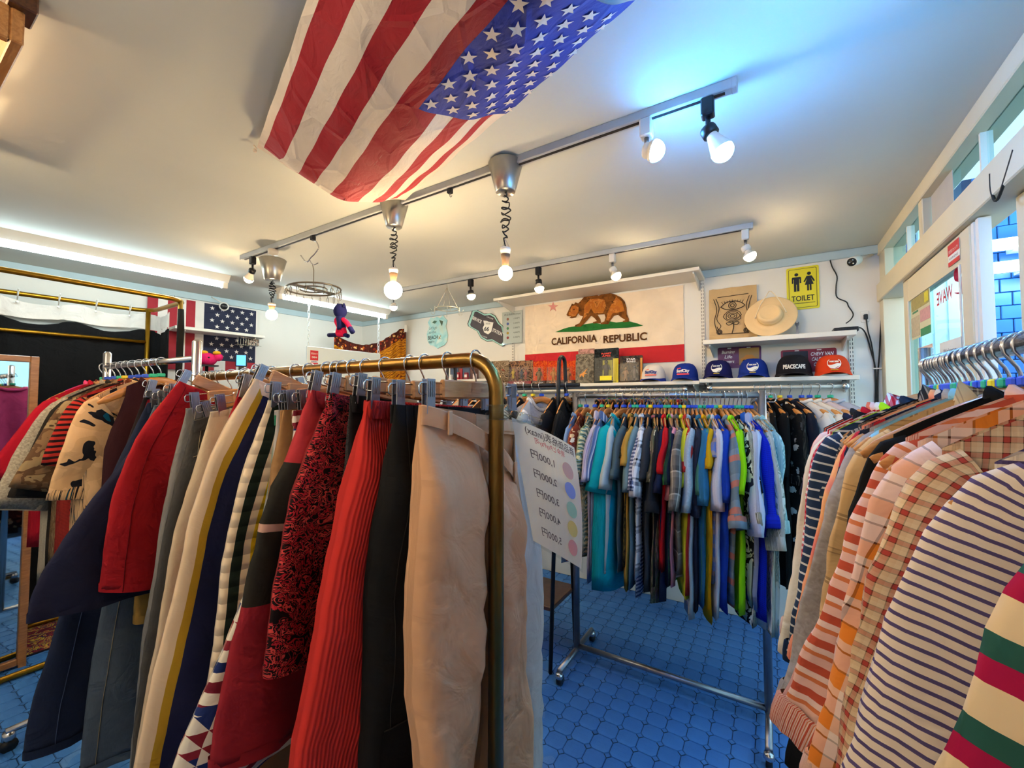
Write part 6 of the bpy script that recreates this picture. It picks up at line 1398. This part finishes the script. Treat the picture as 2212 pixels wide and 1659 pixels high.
# ================================================================ price sheet clipped to the brass post
PT = NT('translucent_paper'); PT.b.inputs['Roughness'].default_value = .6; pc_ = PT.mix(PT.noise(PT.coord('Object'), 6), 'e8e8e4', 'f4f2ee'); PT.l(pc_, PT.b.inputs['Base Color'])
tl_ = PT.n('ShaderNodeBsdfTranslucent'); PT.l(pc_, tl_.inputs[0]); mx_ = PT.n('ShaderNodeMixShader', _0=.55); PT.l(PT.b.outputs[0], mx_.inputs[1]); PT.l(tl_.outputs[0], mx_.inputs[2]); PT.l(mx_.outputs[0], [n for n in PT.t.nodes if n.type == 'OUTPUT_MATERIAL'][0].inputs[0])
TLp, TRp, BLp, BRp = at_d(1097, 892, .955), at_d(1243, 962, 1.03), at_d(1148, 1172, .955), at_d(1258, 1237, 1.035)
t = thing('price_sheet', 'laminated price sheet seen from behind, clipped to the brass post', 'price sheet', TLp, RZ)
def sheet(x, y, o=0):      # x 0..1 across, y 0..1 down, as seen in the photo
    p = TLp.lerp(TRp, x).lerp(BLp.lerp(BRp, x), y)
    nrm = (TRp - TLp).cross(BLp - TLp).normalized()
    if nrm.dot(-TLp) < 0: nrm = -nrm
    p = p + nrm * (.022 * sin(pi * x) * (1 - .4 * y) + o) + (TRp - TLp) * (.0) + Vector((0, 0, .0)) + (TRp - TLp) * (.07 * sin(pi * y) * x)
    return p - TLp
def sheetmb(x0, x1, y0, y1, o, n=14): return MB().grid([[sheet(x0 + (x1 - x0) * j / n, y0 + (y1 - y0) * i / n, o) for j in range(n + 1)] for i in range(n + 1)])
sheetmb(.035, .965, .025, .975, 0).build('paper', PT.m, t, smooth=True); sheetmb(0, 1, 0, 1, .0008).build('laminate', CLEAR, t, smooth=True)
GREYI = mat('show_through_ink', '6a6468', .7); PINKI = mat('show_through_red', 'd07880', .7)
def stext(s_, x, y, sz, wd, m): text(s_, sz, m, t, (x, 0, y), bold=sz * .012, width=wd, align='C', mirror=True, fn=lambda a, c: sheet(a, 1 - c, .0016), name='lettering')
stext('商品価格表(intax)', .55, .90, .07, .75, GREYI); stext('現金とPayPay可', .5, .845, .05, .45, PINKI)
for k, (s_, c) in enumerate((('1,000円', 'e0ac9c'), ('2,000円', '9098d0'), ('3,000円', 'a4c4a8'), ('4,000円', 'e0c070'), ('5,000円', 'e89890'))):
    y = .75 - k * .15; stext(s_, .36, y - .03, .075, .32, GREYI)
    m = MB(); cx_, cy_ = .75, 1 - y; m.add([sheet(cx_, cy_, .0016)] + [sheet(cx_ + .1 * cos(q * pi / 12), cy_ + .062 * sin(q * pi / 12), .0016) for q in range(24)], [(0, i + 1, (i + 1) % 24 + 1) for i in range(24)]); m.build('price_dot', mat('pale_dot_' + c, c, .7), t)
cp = at_d(1075, 890, .90); cq = at_d(1168, 912, .965)
t = thing('plastic_clip', 'clear plastic clip gripping the brass post above the price sheet', 'clip', cp, RZ); d = cq - cp
MB().tube([(.0, 0, 0), d * .5, d], [.006, .008, .006], 8, ry=[.016, .012, .008]).build('clip_arm', CLEAR, t, smooth=True); MB().tube([(.024 * cos(q), .024 * sin(q), 0) for q in [k * pi / 8 for k in range(16)]], .003, 8, closed=True, ry=[.016] * 16).build('clip_ring', CLEAR, t, smooth=True)
MB().ball(d * .55, .014, 12, 8).build('hinge', CLEAR, t, smooth=True)
# ================================================================ things on the glass doors
def gl(px, py, du=-.004): q = on_u(px, py, UR + du); return Vector((UR + du, q[0], q[1]))
DR = R(-90)      # local x runs towards the camera along the door, local -y into the room
def door_paper(px0, py0, px1, py1, name, label, cat, m, du=.006):
    a, b = gl(px0, py0, du), gl(px1, py1, du); w_ = a.y - b.y; h = a.z - b.z; t = thing(name, label, cat, a, DR)
    MB().box(0, w_, -.0006, .0006, -h, 0).build('sheet', m, t); return t, w_, h
t, w_, h = door_paper(1967, 640, 2012, 718, 'leaflet', 'green and yellow leaflet taped to the door glass', 'leaflet', mat('leaflet_cream', 'd8d4b0', .5))
for x0, x1, z0, z1, c in ((0, 1, .9, 1, '3c9a50'), (.05, .95, .62, .88, 'a89c58'), (.75, .95, .66, .86, 'd8cc28'), (0, .45, .05, .48, 'c8b898'), (.5, 1, .3, .55, 'd8a0a0'), (.5, 1, .0, .16, '3c9460'), (.1, .4, .56, .6, '3c8a58')): MB().box(w_ * x0, w_ * x1, -.0016 - (.0006 if c == 'd8cc28' else 0), -.0007, -h * (1 - z0), -h * (1 - z1)).build('print_block', mat('leaf_' + c, c, .5, var=.35, ns=60), t)
for k, (a, b, c, d_) in enumerate(((1985, 752, 2018, 812), (2028, 742, 2080, 800))[:2] if 0 else ((1985, 752, 2018, 830), (2030, 742, 2080, 815))):
    t, w_, h = door_paper(a, b, c, d_, 'notice', ('pink price notice', 'white notice')[k] + ' hanging on the door glass behind the rail', 'notice', mat('notice_%d' % k, ('e8c8b8', 'e4e8e4')[k], .5), -.006)
    text(('Price', 'Welcome')[k], .03, INK if k == 0 else GREYI, t, (w_ / 2, -.002, -.05), width=w_ * .6, align='C'); MB().box(w_ * .3, w_ * .5, -.0016, -.0007, -h * .75, -h * .5).build('print_block', PINKI, t)
t, w_, h = door_paper(2048, 533, 2074, 560, 'warning_sticker', 'small red and white warning sticker on the door frame', 'sticker', WINK, -.0012); MB().box(0, w_, -.0016, -.0007, -h * .5, 0).build('red_block', mat('sticker_red', 'd0202c', .5), t); MB().box(0, w_, -.0016, -.0007, -h, -h * .8).build('red_block', mat('sticker_red', 'd0202c', .5), t)
text('防犯カメラ', .014, WINK, t, (w_ / 2, -.002, -h * .4), width=w_ * .8, align='C'); text('WARNING', .012, GREYI, t, (w_ / 2, -.002, -h * .72), width=w_ * .8, align='C')
a, b = gl(2025, 655, .012), gl(2058, 640, .012); t = thing('window_lettering', 'red reversed WAVE lettering on the door glass', 'lettering', Vector((UR + .0125, a.y, a.z)), DR)
text('WAVE', .075, RINK, t, (a.y - b.y, 0, -.01), width=(a.y - b.y) * 1.05, mirror=True, bold=.0015, name='letters')
pts = [gl(px, py, .012) - Vector((UR + .0125, a.y, a.z)) for px, py in ((2082, 575), (2073, 578), (2068, 590), (2070, 605), (2080, 610), (2084, 622), (2078, 634), (2068, 632))]
MB().tube(spline([(-p.y, 0, p.z) for p in pts], 5), .010, 6, ry=[.0015] * 36).build('big_letter', RINK, t)
t, w_, h = door_paper(2010, 385, 2062, 470, 'taped_paper', 'greyed paper taped across the window above the door', 'paper', mat('old_paper', 'b8b4b0', .8), .024)
a = gl(2140, 375, -.02); t = thing('hanging_strap', 'black strap looped over the header beam', 'strap', a, DR); MB().tube(spline([(0, 0, 0), (.0, 0, -.05), (.02, 0, -.09), (.05, 0, -.085), (.1, 0, -.04), (.14, 0, 0)], 4), .004, 7).build('strap_loop', CORD, t, smooth=True)
